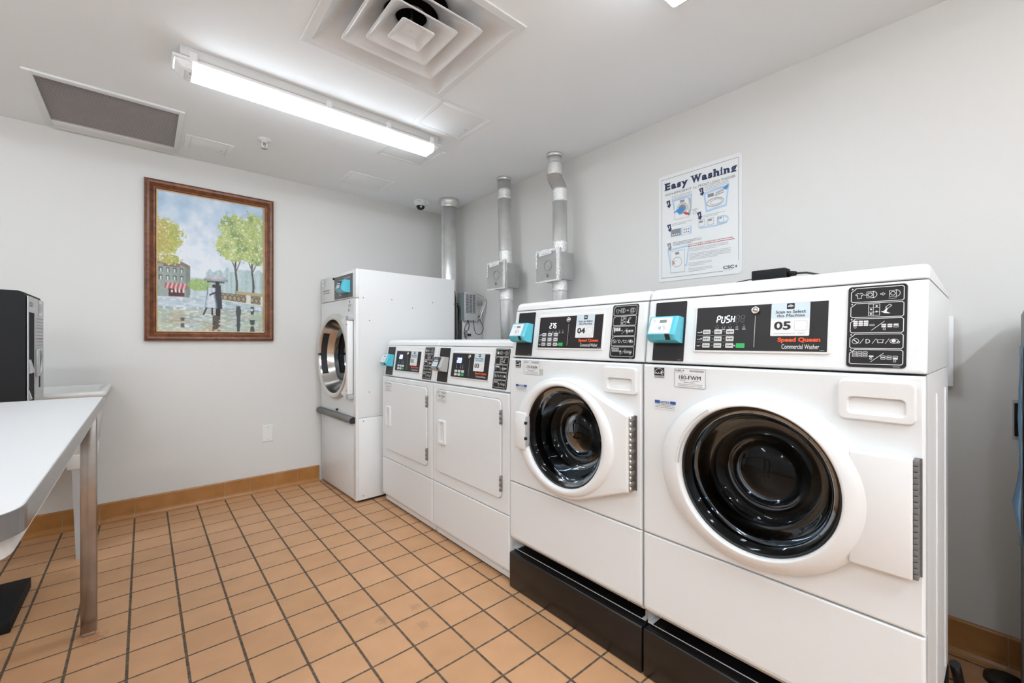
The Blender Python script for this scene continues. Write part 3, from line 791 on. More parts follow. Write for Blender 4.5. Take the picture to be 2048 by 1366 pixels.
    # detergent drawer
    b = MB(); Fo = lambda u, v, o: Vector((-o, -u, v))
    outer = rr(0.531, 0.667, 0.932, 1.0235, 0.012, 6); inner = rr(0.549, 0.651, 0.946, 0.9855, 0.010, 6)
    def ins(ps, k):
        cu = sum(p[0] for p in ps) / len(ps); cv = sum(p[1] for p in ps) / len(ps)
        return [(cu + (u - cu) * k, cv + (v - cv) * (1 - (1 - k) * 1.4)) for u, v in ps]
    dep = lambda v: 0.0005 + 0.0085 * max(0.0, min(1.0, (0.978 - v) / 0.030))
    b.loft([[Fo(u, v, 0.0) for u, v in outer], [Fo(u, v, 0.008) for u, v in outer], [Fo(u, v, 0.0115) for u, v in ins(outer, 0.975)],
            [Fo(u, v, 0.012) for u, v in ins(outer, 0.95)], [Fo(u, v, 0.012) for u, v in ins(inner, 1.03)], [Fo(u, v, 0.0108) for u, v in inner], [Fo(u, v, dep(v)) for u, v in ins(inner, 0.93)]], M_PLAST, cap1=True, smooth=False)
    b.build('detergent_drawer', root)
    # stickers
    b = MB(); P1, P2 = front(0.0008), front(0.0014)
    b.rect(0.043, 0.078, 1.003, 1.0285, P1, M_INK)
    b.stroke([(0.0605 + 0.0155 * math.sin(R(t)), 1.009 + 0.0165 * math.cos(R(t))) for t in range(-85, 86, 10)], 0.0012, P2, M_INKW)
    b.stroke([(0.046, 1.0085), (0.050, 1.012), (0.054, 1.009), (0.058, 1.012), (0.062, 1.0085)], 0.0022, P2, M_INKW)
    b.poly([(0.069 + (0.006 if k % 2 == 0 else 0.0024) * math.sin(R(36 * k)), 1.014 + (0.006 if k % 2 == 0 else 0.0024) * math.cos(R(36 * k))) for k in range(10)], P2, M_INKW)
    b.stroke([(0.064, 1.012), (0.072, 1.006)], 0.0018, P2, M_INKW)
    b.rect(0.043, 0.078, 0.9955, 1.0015, P1, M_INKG); b.text('ENERGY STAR', 0.045, 0.076, 0.9970, 1.0000, P2, M_INKW, 0.02)
    b.build('energy_sticker', root, label='small black and white energy sticker')
    sh = 0.0 if oval else -0.015
    asset_label(root, 0.112 + sh, 0.211 + sh, 0.9705, 1.0305, code).__setitem__('label', 'white machine label reading ' + code)
    if not oval:
        b = MB(); b.rect(0.1965, 0.215, 0.971, 0.997, front(0.0005), mat('glue_residue', (0.52, 0.52, 0.46), 0.7)); b.build('sticker_residue', root, label='yellowish glue patch beside the machine label')
    b = MB()
    b.rect(0.045, 0.117, 0.8955, 0.9235, P1, M_PAPER); b.rect(0.045, 0.117, 0.914, 0.9235, P2, M_NOTB)
    P3 = front(0.002)
    b.rect(0.0635, 0.0985, 0.9135, 0.9240, P3, M_PAPER)
    b.text('NOTICE', 0.0655, 0.0965, 0.9150, 0.9225, front(0.0026), M_NOTB, 0.04)
    for i in range(3): words(b, 0.047, 0.113, 0.9100 - i * 0.0048, 0.0019, P2, M_INKG, seed=20 + i)
    b.rect(0.045, 0.117, 0.8955, 0.8962, P2, M_INKL)
    b.build('notice_sticker', root, label='blue and white notice sticker')
    controls(root, 0.0, number, disp, True)
    reader(root, 0.0)
    return root

def dryer(yl, number, code, grey, label):
    zo = -0.165
    root = thing('tumble_dryer', label, 'dryer', (F, yl, 0), group='low front-panel dryers')
    shell(root, zo, False, False)
    b = MB(); b.box(0.02, W - 0.02, 0.035, 0.54, 0.0, 0.014, M_RUB, mp=mv); b.build('feet', root, label='black feet')
    b = MB()
    panel(b, 0.002, W - 0.002, [(0.003, 0.8725), (0.0, 0.869), (0.0, 0.320), (0.003, 0.3155), (0.030, 0.3155), (0.030, 0.8725)], M_WHITE)
    b.build('front_panel', root)
    # door: raised sheet with a rounded outline, dark gap round it
    b = MB(); Fo = lambda u, v, o: Vector((-o, -u, v))
    b.poly(rr(0.046, 0.632, 0.376, 0.8465, 0.030, 6), lambda u, v: Fo(u, v, 0.0006), M_WHITE)
    b.stroke(rr(0.0495, 0.6295, 0.379, 0.8435, 0.028, 6), 0.0022, lambda u, v: Fo(u, v, 0.0010), M_INKG, closed=True)
    o0 = rr(0.051, 0.628, 0.3805, 0.8415, 0.027, 6)
    def ins(ps, q):
        cu, cv = 0.3395, 0.611
        return [(cu + (u - cu) * (1 - q / 0.29), cv + (v - cv) * (1 - q / 0.23)) for u, v in ps]
    b.loft([[Fo(u, v, 0.0) for u, v in o0], [Fo(u, v, 0.004) for u, v in o0], [Fo(u, v, 0.0062) for u, v in ins(o0, 0.0015)], [Fo(u, v, 0.007) for u, v in ins(o0, 0.004)]], M_WHITE, cap1=True, smooth=False)
    door = b.build('door', root, label='flat white door with rounded corners')
    b = MB()
    outer = rr(0.087, 0.153, 0.545, 0.676, 0.004, 3); inner = rr(0.098, 0.141, 0.558, 0.664, 0.003, 3)
    b.loft([[Fo(u, v, 0.006) for u, v in outer], [Fo(u, v, 0.0155) for u, v in outer], [Fo(u, v, 0.018) for u, v in rr(0.0885, 0.1515, 0.5465, 0.6745, 0.004, 3)], [Fo(u, v, 0.018) for u, v in rr(0.0965, 0.1425, 0.5565, 0.6655, 0.003, 3)], [Fo(u, v, 0.0165) for u, v in inner], [Fo(u, v, 0.0085 if u < 0.12 else 0.0075) for u, v in inner]], M_PLAST, cap1=True, smooth=False)
    b.build('door_handle', door, label='white recessed pull')
    for z0, z1 in ((0.728, 0.795), (0.417, 0.489)):
        b = MB(); b.box(0.6235, 0.6335, -0.0105, 0.0, z0, z1, M_HINGE, 0.001, mp=mv)
        for k in range(3): b.lathe(mv(0.6285, -0.0115, z0 + 0.002 + k * (z1 - z0) / 3), (0, 0, 1), [(0, 0), (0.0042, 0), (0.0042, (z1 - z0) / 3 - 0.003), (0, (z1 - z0) / 3 - 0.003)], M_HINGE, 10)
        b.build('door_hinge', door)
    asset_label(door, 0.058, 0.155, 0.778, 0.836, code, off=0.0078)
    controls(root, zo, number, '', False)
    reader(root, zo, grey)
    return root

washer(0.793, '05', 'PUSH', '180-FWM', True, 'white front-load washer numbered 05, nearest the camera, with an oval door ring')
washer(1.479, '04', '2.75', '179-FWM', False, 'white front-load washer numbered 04, between the dryers and washer 05, with a side-hinged round door')
dryer(2.162, '03', '175-FDM', True, 'white front-panel dryer numbered 03 with a grey card reader, beside washer 04')
dryer(2.848, '02', None, False, 'white front-panel dryer numbered 02 with a turquoise card reader, beside the tall dryer')

# ------------------------------------------------------------------ tall dryer in the corner
def tall_dryer():
    WT, DT = 0.680, 0.815
    root = thing('tall_dryer', 'tall white dryer with a chrome-ringed round door standing in the back corner', 'dryer', (1.076, 3.585, 0), R(2.0))
    b = MB()
    t = bmesh.new(); bmesh.ops.create_cube(t, size=1.0)
    for v in t.verts: v.co = Vector(((v.co.x + 0.5) * WT, 0.020 + (v.co.y + 0.5) * (DT - 0.020), 0.586 + (v.co.z + 0.5) * (1.613 - 0.586)))
    for f in list(t.faces):
        if f.calc_center_median().y < 0.03: bmesh.ops.delete(t, geom=[f], context='FACES_ONLY'); break
    b.merge(t, M_WHITE2, mv)
    b.build('upper_cabinet', root)
    b = MB(); b.box(0, WT, 0.020, DT, 0.018, 0.583, M_WHITE2, 0.002, mp=mv); b.build('lower_cabinet', root)
    b = MB(); b.box(0.02, WT - 0.02, 0.03, DT - 0.02, 0.0, 0.02, M_RUB, mp=mv); b.build('feet', root)
    b = MB(); b.box(0.637, WT, 0.0, 0.021, 0.020, 1.410, M_WHITE2, 0.002, mp=mv); b.box(0.637, WT, 0.0, 0.021, 1.414, 1.613, M_WHITE2, 0.002, mp=mv); b.build('corner_post', root)
    b = MB(); b.box(0.0, 0.635, 0.002, 0.021, 0.020, 0.552, M_WHITE, 0.003, mp=mv); b.build('lower_panel', root)
    # top panel with overlay
    b = MB(); b.box(0.0, 0.635, 0.001, 0.021, 1.419, 1.610, M_WHITE, 0.003, mp=mv)
    tp = b.build('top_panel', root)
    b = MB(); b.box(0.285, 0.622, -0.0015, 0.002, 1.425, 1.590, M_TALLP, mp=mv)
    P2 = front(0.0022)
    for i in range(2):
        for j in range(2): b.rect(0.375 + i * 0.028, 0.393 + i * 0.028, 1.447 + j * 0.017, 1.457 + j * 0.017, P2, M_INKL, 0.003)
    for i in range(6): b.rect(0.470 + i * 0.02, 0.482 + i * 0.02, 1.560, 1.572, P2, M_INKL, 0.002)
    b.build('control_overlay', tp, label='grey control overlay')
    b = MB(); b.lathe(mv(0.277, 0.0, 1.583), (-1, 0, 0), [(0.009, 0), (0.009, 0.006), (0.007, 0.010), (0, 0.010)], M_INK, 16); b.build('lock', tp, label='small black lock')
    b = MB(); P1 = front(0.0)
    b.rect(0.02, 0.075, 1.545, 1.598, front(0.0003), M_LGREY); b.rect(0.022, 0.073, 1.547, 1.596, front(0.0007), M_PAPER)
    b.rect(0.035, 0.045, 1.562, 1.580, front(0.0012), M_INKL); b.rect(0.052, 0.060, 1.562, 1.580, front(0.0012), M_INKL)
    for i, (u0, u1, v) in enumerate(((0.045, 0.185, 1.505), (0.05, 0.18, 1.492))): words(b, u0, u1, v, 0.007 if i == 0 else 0.002, front(0.0008), M_INKG, seed=i)
    b.rect(0.04, 0.18, 1.486, 1.489, front(0.0008), M_INKG)
    b.build('brand_print', tp)
    # payment reader
    b = MB()
    prof = [(1.458, 0.0), (1.458, 0.030), (1.463, 0.050), (1.480, 0.064), (1.541, 0.046), (1.545, 0.040), (1.545, 0.0)]
    b.loft([[Vector((-n - 0.001, -a, z)) for z, n in prof] for a in (0.470, 0.474, 0.576, 0.580)], M_BLUE, cap0=True, cap1=True, smooth=False)
    rd = b.build('card_reader', root, label='turquoise card reader')
    b = MB(); n0, n1 = Vector((1.480, 0.064)), Vector((1.541, 0.046))
    fp = lambda off: lambda u, v: Vector((-(n0.y + (n1.y - n0.y) * v) - 0.001 - off, -(0.478 + u), n0.x + (n1.x - n0.x) * v))
    b.rect(0, 0.076, 0.03, 0.97, fp(0.001), M_INK); b.rect(0.004, 0.066, 0.08, 0.52, fp(0.0016), M_PAPERB); b.rect(0.008, 0.06, 0.62, 0.74, fp(0.0016), M_PAPER)
    b.rect(0.012, 0.026, 0.2, 0.4, fp(0.002), M_INKL); b.rect(0.034, 0.058, 0.2, 0.26, fp(0.002), M_INKL)
    b.build('reader_face', rd)
    # door sheet with a round hole
    ca, cz, rh = 0.315, 1.004, 0.285
    ra0, ra1, rz0, rz1 = 0.0, 0.635, 0.590, 1.415
    th = sorted(set([2 * math.pi * k / 96 for k in range(96)] + [math.atan2(z_ - cz, a_ - ca) % (2 * math.pi) for a_ in (ra0, ra1) for z_ in (rz0, rz1)]))
    def rect_r(t):
        c_, s_ = math.cos(t), math.sin(t); q = []
        if c_ > 1e-9: q.append((ra1 - ca) / c_)
        if c_ < -1e-9: q.append((ra0 - ca) / c_)
        if s_ > 1e-9: q.append((rz1 - cz) / s_)
        if s_ < -1e-9: q.append((rz0 - cz) / s_)
        return min(q)
    P = lambda r, t, d: mv(ca + r * math.cos(t), d, cz + r * math.sin(t))
    b = MB(); b.loft([[P(rect_r(t), t, 0.021) for t in th], [P(rect_r(t), t, 0.002) for t in th], [P(rh, t, 0.002) for t in th], [P(rh, t, 0.03) for t in th]], M_WHITE, smooth=False)
    b.build('front_panel', root)
    b = MB()
    b.lathe(mv(ca, 0, cz), (1, 0, 0), [(0.280, 0.03), (0.262, 0.05), (0.262, 0.085), (0.305, 0.10), (0.31, 0.12), (0.31, 0.66), (0.0, 0.66)], M_DRUM, 64)
    nb = 26
    for i in range(11):                       # perforation rows in the drum wall
        for k in range(nb):
            t = R(150 + 5 * k); c = P(0.309, t, 0.14 + 0.04 * i)
            b.lathe(c, c - mv(ca, 0.14 + 0.04 * i, cz), [(0.006, -0.0012), (0, -0.0012)], M_VOID, 6)
    b.build('drum', root, label='perforated steel drum')
    # door
    b = MB()
    b.lathe(mv(ca, 0, cz), (1, 0, 0), [(0.286, -0.002), (0.311, -0.004), (0.314, -0.016), (0.311, -0.028), (0.302, -0.037), (0.290, -0.040), (0.279, -0.037), (0.272, -0.028)], mat('brushed_steel', (0.74, 0.72, 0.69), 0.38, metal=0.8, bump=0.03, bscale=200), 96)
    b.lathe(mv(ca, 0, cz), (1, 0, 0), [(0.272, -0.028), (0.258, 0.030), (0.236, 0.075)], M_CHROME, 96)
    door = b.build('door', root, label='round door with a thick polished steel ring')
    b = MB()
    tt = [R(-60 + 5 * k) for k in range(25)]
    pts = [(ca + 0.300 * math.cos(t), cz + 0.300 * math.sin(t)) for t in tt]
    b.prism([(0.600, 0.722), (0.622, 0.730), (0.622, 1.278), (0.600, 1.286), (0.545, 1.284)] + [(ca + 0.292 * math.cos(t), cz + 0.292 * math.sin(t)) for t in reversed(tt)] + [(0.545, 0.724)], lambda u, v, d: mv(u, d, v), M_WHITE, -0.003, -0.030)
    b.build('door_wing', door, label='white hinge side of the door')
    b = MB(); b.box(0.602, 0.634, -0.041, -0.002, 0.748, 1.258, M_WHITE2, 0.003, mp=mv); col_ = b.build('hinge_cover', door)
    for z_ in (0.775, 1.230):
        b = MB(); b.lathe(mv(0.617, -0.041, z_), (-1, 0, 0), [(0.005, 0), (0.005, 0.002), (0, 0.003)], M_INKG, 10); b.build('screw', col_)
    for z_ in (0.715, 1.261):
        b = MB(); b.box(0.592, 0.640, -0.038, 0.001, z_, z_ + 0.030, M_GREYP, 0.002, mp=mv); b.build('hinge_bracket', door, label='grey hinge bracket')
    b = MB()
    b.lathe(mv(ca, 0, cz), (1, 0, 0), [(0.238, 0.072), (0.20, 0.074), (0.0, 0.074)], M_GLASS, 64); b.build('door_glass', door)
    b = MB()
    b.lathe(P(0.268, R(178), -0.02), (0.4, 0, 0.0), [(0.010, -0.02), (0.010, 0.0), (0.0, 0.0)], M_STEEL, 14)
    tt = [R(140 + 4 * k) for k in range(19)]
    b.loft([[P(0.2675, t, -0.018), P(0.2585, t, 0.010), P(0.2550, t, 0.024)] for t in tt], M_INK, closed=False)
    b.build('door_latch', door, label='black latch plate with a steel catch')
    # sticker
    b = MB(); P1, P2 = front(0.0), front(0.0006)
    P1 = lambda u, v: mv(u, 0.0010, v); P2 = lambda u, v: mv(u, 0.0003, v)
    b.rect(0.530, 0.606, 1.308, 1.405, P1, M_PAPER, 0.003); b.rect(0.560, 0.576, 1.385, 1.401, P2, M_INKG, 0.002)
    b.text('Scan to Select', 0.538, 0.598, 1.369, 1.377, P2, M_INKG, 0.02); b.text('this Machine', 0.540, 0.596, 1.358, 1.366, P2, M_INKG, 0.02)
    b.text('01', 0.536, 0.566, 1.323, 1.346, P2, M_INKG, 0.03); b.stroke(rr(0.572, 0.600, 1.322, 1.348, 0.002, 2), 0.001, P2, M_INKL, closed=True)
    b.build('number_sticker', root, label='white sticker numbered 01')
    # lint door bar
    b = MB()
    prof = [(0.0, 0.592), (-0.020, 0.592), (-0.032, 0.584), (-0.036, 0.572), (-0.036, 0.560), (-0.030, 0.550), (0.0, 0.549)]
    b.loft([[mv(a, d, z) for d, z in prof] for a in (-0.006, 0.655)], M_HINGP, cap0=True, cap1=True)
    b.loft([[mv(a, d * 1.02, z) for d, z in prof] for a in (0.655, 0.662)], M_INK, cap1=True)
    b.build('lint_door_handle', root, label='dark grey full-width pull bar')
    b = MB(); b.tube([mv(0.345, 0.003, 0.610), mv(0.345, -0.012, 0.610)], 0.008, M_INK, 12); b.build('knob', root, label='small black knob')
    b = MB(); b.box(WT - 0.001, WT + 0.0012, 0.050, DT - 0.01, 0.60, 1.608, M_WHITE2, mp=mv); sd = b.build('side_panel', root)
    for dx, z in ((1.135, 1.416), (1.348, 1.417), (1.517, 1.364), (1.693, 1.416), (1.893, 1.417), (1.179, 1.26), (1.517, 1.124), (1.178, 0.76), (1.135, 0.562), (1.135, 0.045)):
        b = MB(); b.lathe(mv(WT + 0.001, dx - 1.085, z), (0, -1, 0), [(0.0045, 0), (0.004, 0.0018), (0, 0.002)], M_INKG, 8); b.build('screw', root)
tall_dryer()

# ------------------------------------------------------------------ exhaust ducts
def duct_thing(label): return thing('exhaust_duct', label, 'duct', (0, 0, 0))
t = duct_thing('wide bare metal exhaust duct rising behind the tall dryer, with a flared ceiling collar')
t.location = (2.03, 3.20, 0)
b = MB(); b.tube([(0, 0, 0.9), (0, 0, 2.30)], 0.0675, M_GALV, 40)
b.box(-0.069, -0.066, -0.006, 0.006, 0.9, 2.30, M_GALV)
b.build('duct_pipe', t)
b = MB(); b.lathe((0, 0, 0), (0, 0, 1), [(0.0685, 2.285), (0.0695, 2.300), (0.075, 2.305), (0.082, 2.330), (0.084, ZC - 0.001), (0.0, ZC - 0.001)], M_GALV, 40); b.build('ceiling_collar', t)

def taped(b, p0, p1, r, n=24, seed=1):
    rnd = random.Random(seed); k = max(3, int((Vector(p1) - Vector(p0)).length / 0.012))
    b.tube([Vector(p0).lerp(Vector(p1), i / k) for i in range(k + 1)], [r + rnd.uniform(0, 0.0022) for _ in range(k + 1)], M_FOIL, n)

t = duct_thing('narrow straight exhaust duct with a lint box, middle of the three ducts'); t.location = (2.075, 2.50, 0)
line = lambda z: Vector((0.0, -0.045 * (ZC - z) / 1.3, z))
b = MB(); b.tube([line(0.75), line(ZC - 0.004)], 0.050, M_GALV, 32); b.build('duct_pipe', t)
b = MB(); b.lathe(line(ZC - 0.02), (0, 0, 1), [(0.051, 0), (0.0535, 0.008), (0.055, 0.019), (0, 0.0195)], M_GALV, 32); b.build('ceiling_collar', t)
for z0, z1, sd in ((2.19, 2.265, 2), (1.69, 1.80, 3), (1.42, 1.52, 5)):
    b = MB(); taped(b, line(z0), line(z1), 0.0508, seed=sd); b.build('foil_tape', t)

def lint_box(t, cx, yc):
    """sheet-metal trap box: wide taped front cover, plain sides"""
    b = MB(); b.box(1.992 - cx, 2.128 - cx, yc - 0.098, yc + 0.098, 1.512, 1.688, M_GALVD, 0.002)
    lb = b.build('lint_box', t)
    b = MB(); rnd = random.Random(int(yc * 100))
    def edge(y0, z0, y1, z1, n=14):
        return [(y0 + (y1 - y0) * i / n + (rnd.uniform(-0.003, 0.003) if 0 < i < n else 0), z0 + (z1 - z0) * i / n + (rnd.uniform(-0.003, 0.003) if 0 < i < n else 0)) for i in range(n)]
    y0, y1 = yc - 0.108, yc + 0.108
    outl = edge(y0, 1.502, y1, 1.506) + edge(y1, 1.506, y1, 1.708) + edge(y1, 1.708, y0, 1.706) + edge(y0, 1.706, y0, 1.502)
    b.prism(outl, lambda u, v, x: Vector((x - cx, u, v)), M_GALVD, 1.984, 1.991)
    lid = b.build('box_cover', lb)
    b = MB()
    for (a0, b0, a1, b1) in ((y0 - 0.001, 1.50, y0 + 0.030, 1.712), (y0, 1.694, y1, 1.712), (y1 - 0.012, 1.60, y1 + 0.002, 1.712), (y0 + 0.02, 1.500, y1, 1.510)):
        n = 16; horiz = abs(a1 - a0) > abs(b1 - b0)
        top = [(a0 + (a1 - a0) * i / n if horiz else a1 + rnd.uniform(-0.004, 0.004), b1 + rnd.uniform(-0.003, 0.003) if horiz else b0 + (b1 - b0) * i / n) for i in range(n + 1)]
        bot = [(a0 + (a1 - a0) * i / n if horiz else a0, b0 + rnd.uniform(-0.002, 0.002) if horiz else b0 + (b1 - b0) * i / n) for i in range(n + 1)]
        b.loft([[Vector((1.9825 - cx, *p)), Vector((1.9815 - cx + rnd.uniform(0, 0.0015), *q))] for p, q in zip(top, bot)], M_FOIL, closed=False)
    b.loft([[Vector((1.984 - cx + 0.03 * k, y0 - 0.0012 + 0.011 * k, 1.503 + 0.205 * i / 16 + rnd.uniform(-0.002, 0.002))) for k in (0, 0.5, 0.8 + rnd.uniform(-0.2, 0.2))] for i in range(17)], M_FOIL, closed=False)
    b.build('foil_tape', lid, label='crinkled foil tape round the cover')
    b = MB(); c = Vector((1.9838 - cx, yc - 0.005, 1.605))
    b.lathe(c, (-1, 0, 0), [(0.034, 0.0), (0.034, 0.0022), (0.0325, 0.0022), (0.0325, 0.0)], M_HINGE, 28)
    b.lathe(c + Vector((0, 0.006, -0.062)), (-1, 0, 0), [(0.011, 0), (0.011, 0.004), (0.007, 0.005), (0.006, 0.002), (0, 0.002)], M_HINGE, 16)
    b.build('knockout', lid)
    b = MB(); b.poly([(yc + 0.075, 1.672), (yc - 0.040, 1.678), (yc - 0.040, 1.705), (yc + 0.075, 1.700)], lambda u, v: Vector((1.9800 - cx, u, v)), M_PAPER)
    words(b, -0.02, 0.05, 1.681, 0.006, lambda u, v: Vector((1.9794 - cx, yc + 0.03 - u, v)), M_INKL, seed=4); words(b, -0.03, 0.045, 1.693, 0.0015, lambda u, v: Vector((1.9794 - cx, yc + 0.02 - u, v)), M_INKL, seed=9)
    b.build('paper_label', lid, label='white handwritten label')
lint_box(t, 2.075, 2.48 - 2.50)
for ch in t.children:
    pass

t = duct_thing('exhaust duct with an offset elbow under the ceiling and a lint box'); t.location = (2.065, 1.96, 0)
b = MB()
b.tube([(0, 0, 2.215), (0, 0, ZC - 0.004)], 0.048, M_GALV, 32)
b.tube([(0, 0, 2.220), (0, 0, 2.205), (0.002, -0.012, 2.175), (0.006, -0.030, 2.140), (0.008, -0.040, 2.112), (0.008, -0.040, 2.09)], 0.0492, M_CHROME, 32)
b.tube([(0.008, -0.040, 0.95), (0.008, -0.040, 2.10)], 0.048, M_GALV, 32)
b.build('duct_pipe', t)
b = MB(); b.lathe((0, 0, ZC - 0.02), (0, 0, 1), [(0.049, 0), (0.052, 0.008), (0.054, 0.019), (0, 0.0195)], M_GALV, 32); b.build('ceiling_collar', t)
for q0, q1, z0, z1, sd in ((0, 0, 2.215, 2.295, 7), (0.008, -0.040, 2.03, 2.115, 8), (0.008, -0.040, 1.69, 1.77, 9), (0.008, -0.040, 1.44, 1.52, 10)):
    b = MB(); taped(b, (q0, q1, z0), (q0, q1, z1), 0.0490, seed=sd); b.build('foil_tape', t)
lint_box(t, 2.065, 1.945 - 1.96)

# ------------------------------------------------------------------ vented electrical box behind the tall dryer
t = thing('electrical_box', 'grey vented electrical box with cables between the tall dryer and the middle duct', 'electrical box', (1.99, 2.90, 0))
b = MB(); b.box(0.0, 0.125, 0.0, 0.105, 1.285, 1.522, M_SILV, 0.002); b.box(-0.001, 0.001, 0.003, 0.103, 1.29, 1.52, M_BOXG)
hb = b.build('housing', t)
b = MB()
for i in range(17):
    for c in range(3):
        b.rect(0.013 + c * 0.034, 0.041 + c * 0.034, 1.348 + i * 0.0092, 1.3525 + i * 0.0092, lambda u, v: Vector((u, -0.0008, v)), M_VOID)
b.build('vent_slots', hb)
b = MB(); b.box(0.01, 0.218, 0.045, 0.055, 0.90, 1.42, M_LGREY, 0.001); b.build('mounting_plate', t)
b = MB(); b.tube([(0.125, 0.03, 1.515), (0.15, 0.02, 1.512), (0.185, 0.0, 1.495), (0.205, -0.01, 1.462), (0.203, -0.01, 1.425), (0.185, -0.005, 1.385), (0.170, 0.0, 1.340), (0.160, 0.01, 1.30), (0.150, 0.03, 1.275)], 0.0055, M_STEEL, 8)
b.tube([(0.125, 0.025, 1.495), (0.15, 0.02, 1.492), (0.175, 0.0, 1.475), (0.187, -0.01, 1.455), (0.185, -0.01, 1.42), (0.165, 0.0, 1.37), (0.152, 0.01, 1.31)], 0.0035, M_STEEL, 8)
b.build('steel_conduit', t)
b = MB(); b.lathe((0.125, 0.04, 1.445), (1, 0, 0), [(0.028, 0), (0.028, 0.012), (0.018, 0.020), (0, 0.020)], M_GALVD, 16); b.build('cable_gland', t)
b = MB(); b.tube([(0.085, -0.003, 1.29), (0.084, -0.012, 1.25), (0.088, -0.014, 1.21), (0.105, -0.014, 1.180), (0.135, -0.012, 1.170), (0.165, -0.010, 1.180), (0.185, -0.008, 1.215), (0.182, -0.005, 1.25), (0.160, 0.0, 1.285), (0.155, 0.02, 1.33)], 0.0028, M_RUB, 8)
b.tube([(0.035, 0.0, 1.29), (0.038, -0.012, 1.25), (0.030, -0.014, 1.215), (0.008, -0.014, 1.195), (-0.01, -0.01, 1.21)], 0.0032, M_RUB, 8)
b.tube([(0.028, 0.0, 1.288), (0.02, -0.010, 1.262), (-0.004, -0.012, 1.235), (-0.010, -0.01, 1.19), (0.000, -0.012, 1.15), (0.02, -0.012, 1.115), (0.03, -0.01, 1.05)], 0.003, M_RUB, 8)
b.box(0.020, 0.048, 0.028, 0.046, 1.145, 1.195, M_INKG); b.box(0.060, 0.080, 0.020, 0.046, 1.160, 1.178, M_INK)
b.box(0.01, 0.13, 0.035, 0.05, 1.118, 1.128, M_YEL)
b.build('cables', t)
t = thing('hose_bundle', 'dark hoses running down the rear edge of the tall dryer', 'hose', (1.935, 2.955, 0))
for i, (x, y, r, m_) in enumerate(((0.0, 0.0, 0.009, M_RUB), (0.018, 0.012, 0.008, M_INKG), (0.030, -0.006, 0.007, M_RUB))):
    b = MB(); b.tube([(x - 0.012, y, 1.53 - i * 0.05), (x - 0.004, y, 1.47 - i * 0.04), (x, y, 1.40), (x + 0.004, y, 1.20), (x, y, 0.95), (x, y, 0.25)], r, m_, 10)
    if i == 1: b.lathe((x, y, 1.405), (0, 0, 1), [(0, 0), (0.013, 0), (0.013, 0.02), (0, 0.02)], M_YEL, 8)
    b.build('hose', t)

# ------------------------------------------------------------------ ceiling things
def light_fixture(cx, cy, label, strength, tint, side):
    m_low = lens_mat(tint + '_lens', strength); m_side = lens_mat(tint + '_lens_side', strength * side)
    t = thing('ceiling_light', label, 'ceiling light', (cx, cy, ZC), group='long fluorescent ceiling lights')
    L2 = 0.640
    b = MB(); b.box(-L2 + 0.02, L2 - 0.02, -0.074, 0.074, -0.040, 0.0, M_LGREY, 0.004); b.box(-L2 - 0.006, L2 + 0.006, -0.068, 0.068, -0.052, -0.038, M_PLAST, 0.005)
    b.build('housing', t)
    # lens: faceted section, tapering at both ends
    sec = [(-0.060, -0.050), (-0.061, -0.066), (-0.054, -0.083), (-0.042, -0.090), (0.042, -0.090), (0.054, -0.083), (0.061, -0.066), (0.060, -0.050)]
    def ring(x, k): return [Vector((x, y * (0.90 + 0.10 * k), -0.050 + (z + 0.050) * k)) for y, z in sec]
    b = MB()
    for i0, i1, mm_ in ((0, 2, m_side), (1, 7, m_low), (5, 8, m_side)):
        i0 = {0: 0, 1: 1, 5: 6}[i0]; i1 = {2: 2, 7: 7, 8: 8}[i1]
        b.loft([ring(-L2 + 0.062, 1)[i0:i1], ring(L2 - 0.045, 1)[i0:i1]], mm_, closed=False, smooth=False)
    ln = b.build('lens', t, label='brightly lit diffuser')
    for sx in (-1, 1):
        b = MB(); b.loft([ring(sx * (L2 - 0.004), 0.15), ring(sx * (L2 - 0.018), 0.60), ring(sx * (L2 - 0.036), 0.93), ring(sx * (L2 - (0.062 if sx < 0 else 0.045)), 1)], M_LENS_OFF, closed=False, smooth=False)
        for i in range(9): b.box(sx * (L2 - 0.042), sx * (L2 - 0.058), -0.045 + i * 0.0105, -0.0435 + i * 0.0105, -0.0915, -0.089, M_LENS_OFF)
        b.build('lens_end', t, label='clear ribbed lens end')
    b = MB(); b.rect(-L2 + 0.052, -L2 + 0.060, -0.035, -0.018, lambda u, v: Vector((u, v, -0.0903)), mat('green_print', (0.1, 0.4, 0.25), 0.6)); b.build('lens_mark', ln)
    for x in (-0.575, -0.02, 0.30, 0.575):
        for s_ in (-1, 1):
            b = MB(); b.box(x - 0.014, x + 0.014, s_ * 0.066, s_ * 0.076, -0.056, -0.018, M_PLAST, 0.002); b.build('clip', t)
    return t
light_fixture(0.735, 2.322, 'long lit fluorescent light beside the square air diffuser', 6.5, 'bright', 0.10)
light_fixture(0.790, 0.702, 'long lit fluorescent light whose tip shows at the top edge of the photo', 6.5, 'second', 0.10)
fill_light = light_fixture(-1.30, 1.50, 'added unseen fill light above the table side of the room', 10.5, 'added_fill', 3.0)  # out-of-frame fill, added to brighten room and ceiling; strong lens sides throw light upward
for cx, cy, lb in ((0.755, -0.95, 'added unseen fill light behind the camera, nearest the washers row'), (0.755, -2.45, 'added unseen fill light behind the camera, farthest back on the washers side'),
                   (-1.30, -0.40, 'added unseen fill light on the table side behind the camera'), (-1.30, -2.30, 'added unseen fill light farthest back on the table side')):
    dup(fill_light, (cx, cy, ZC), lb)  # further copies of the added fill fixture, all out of view

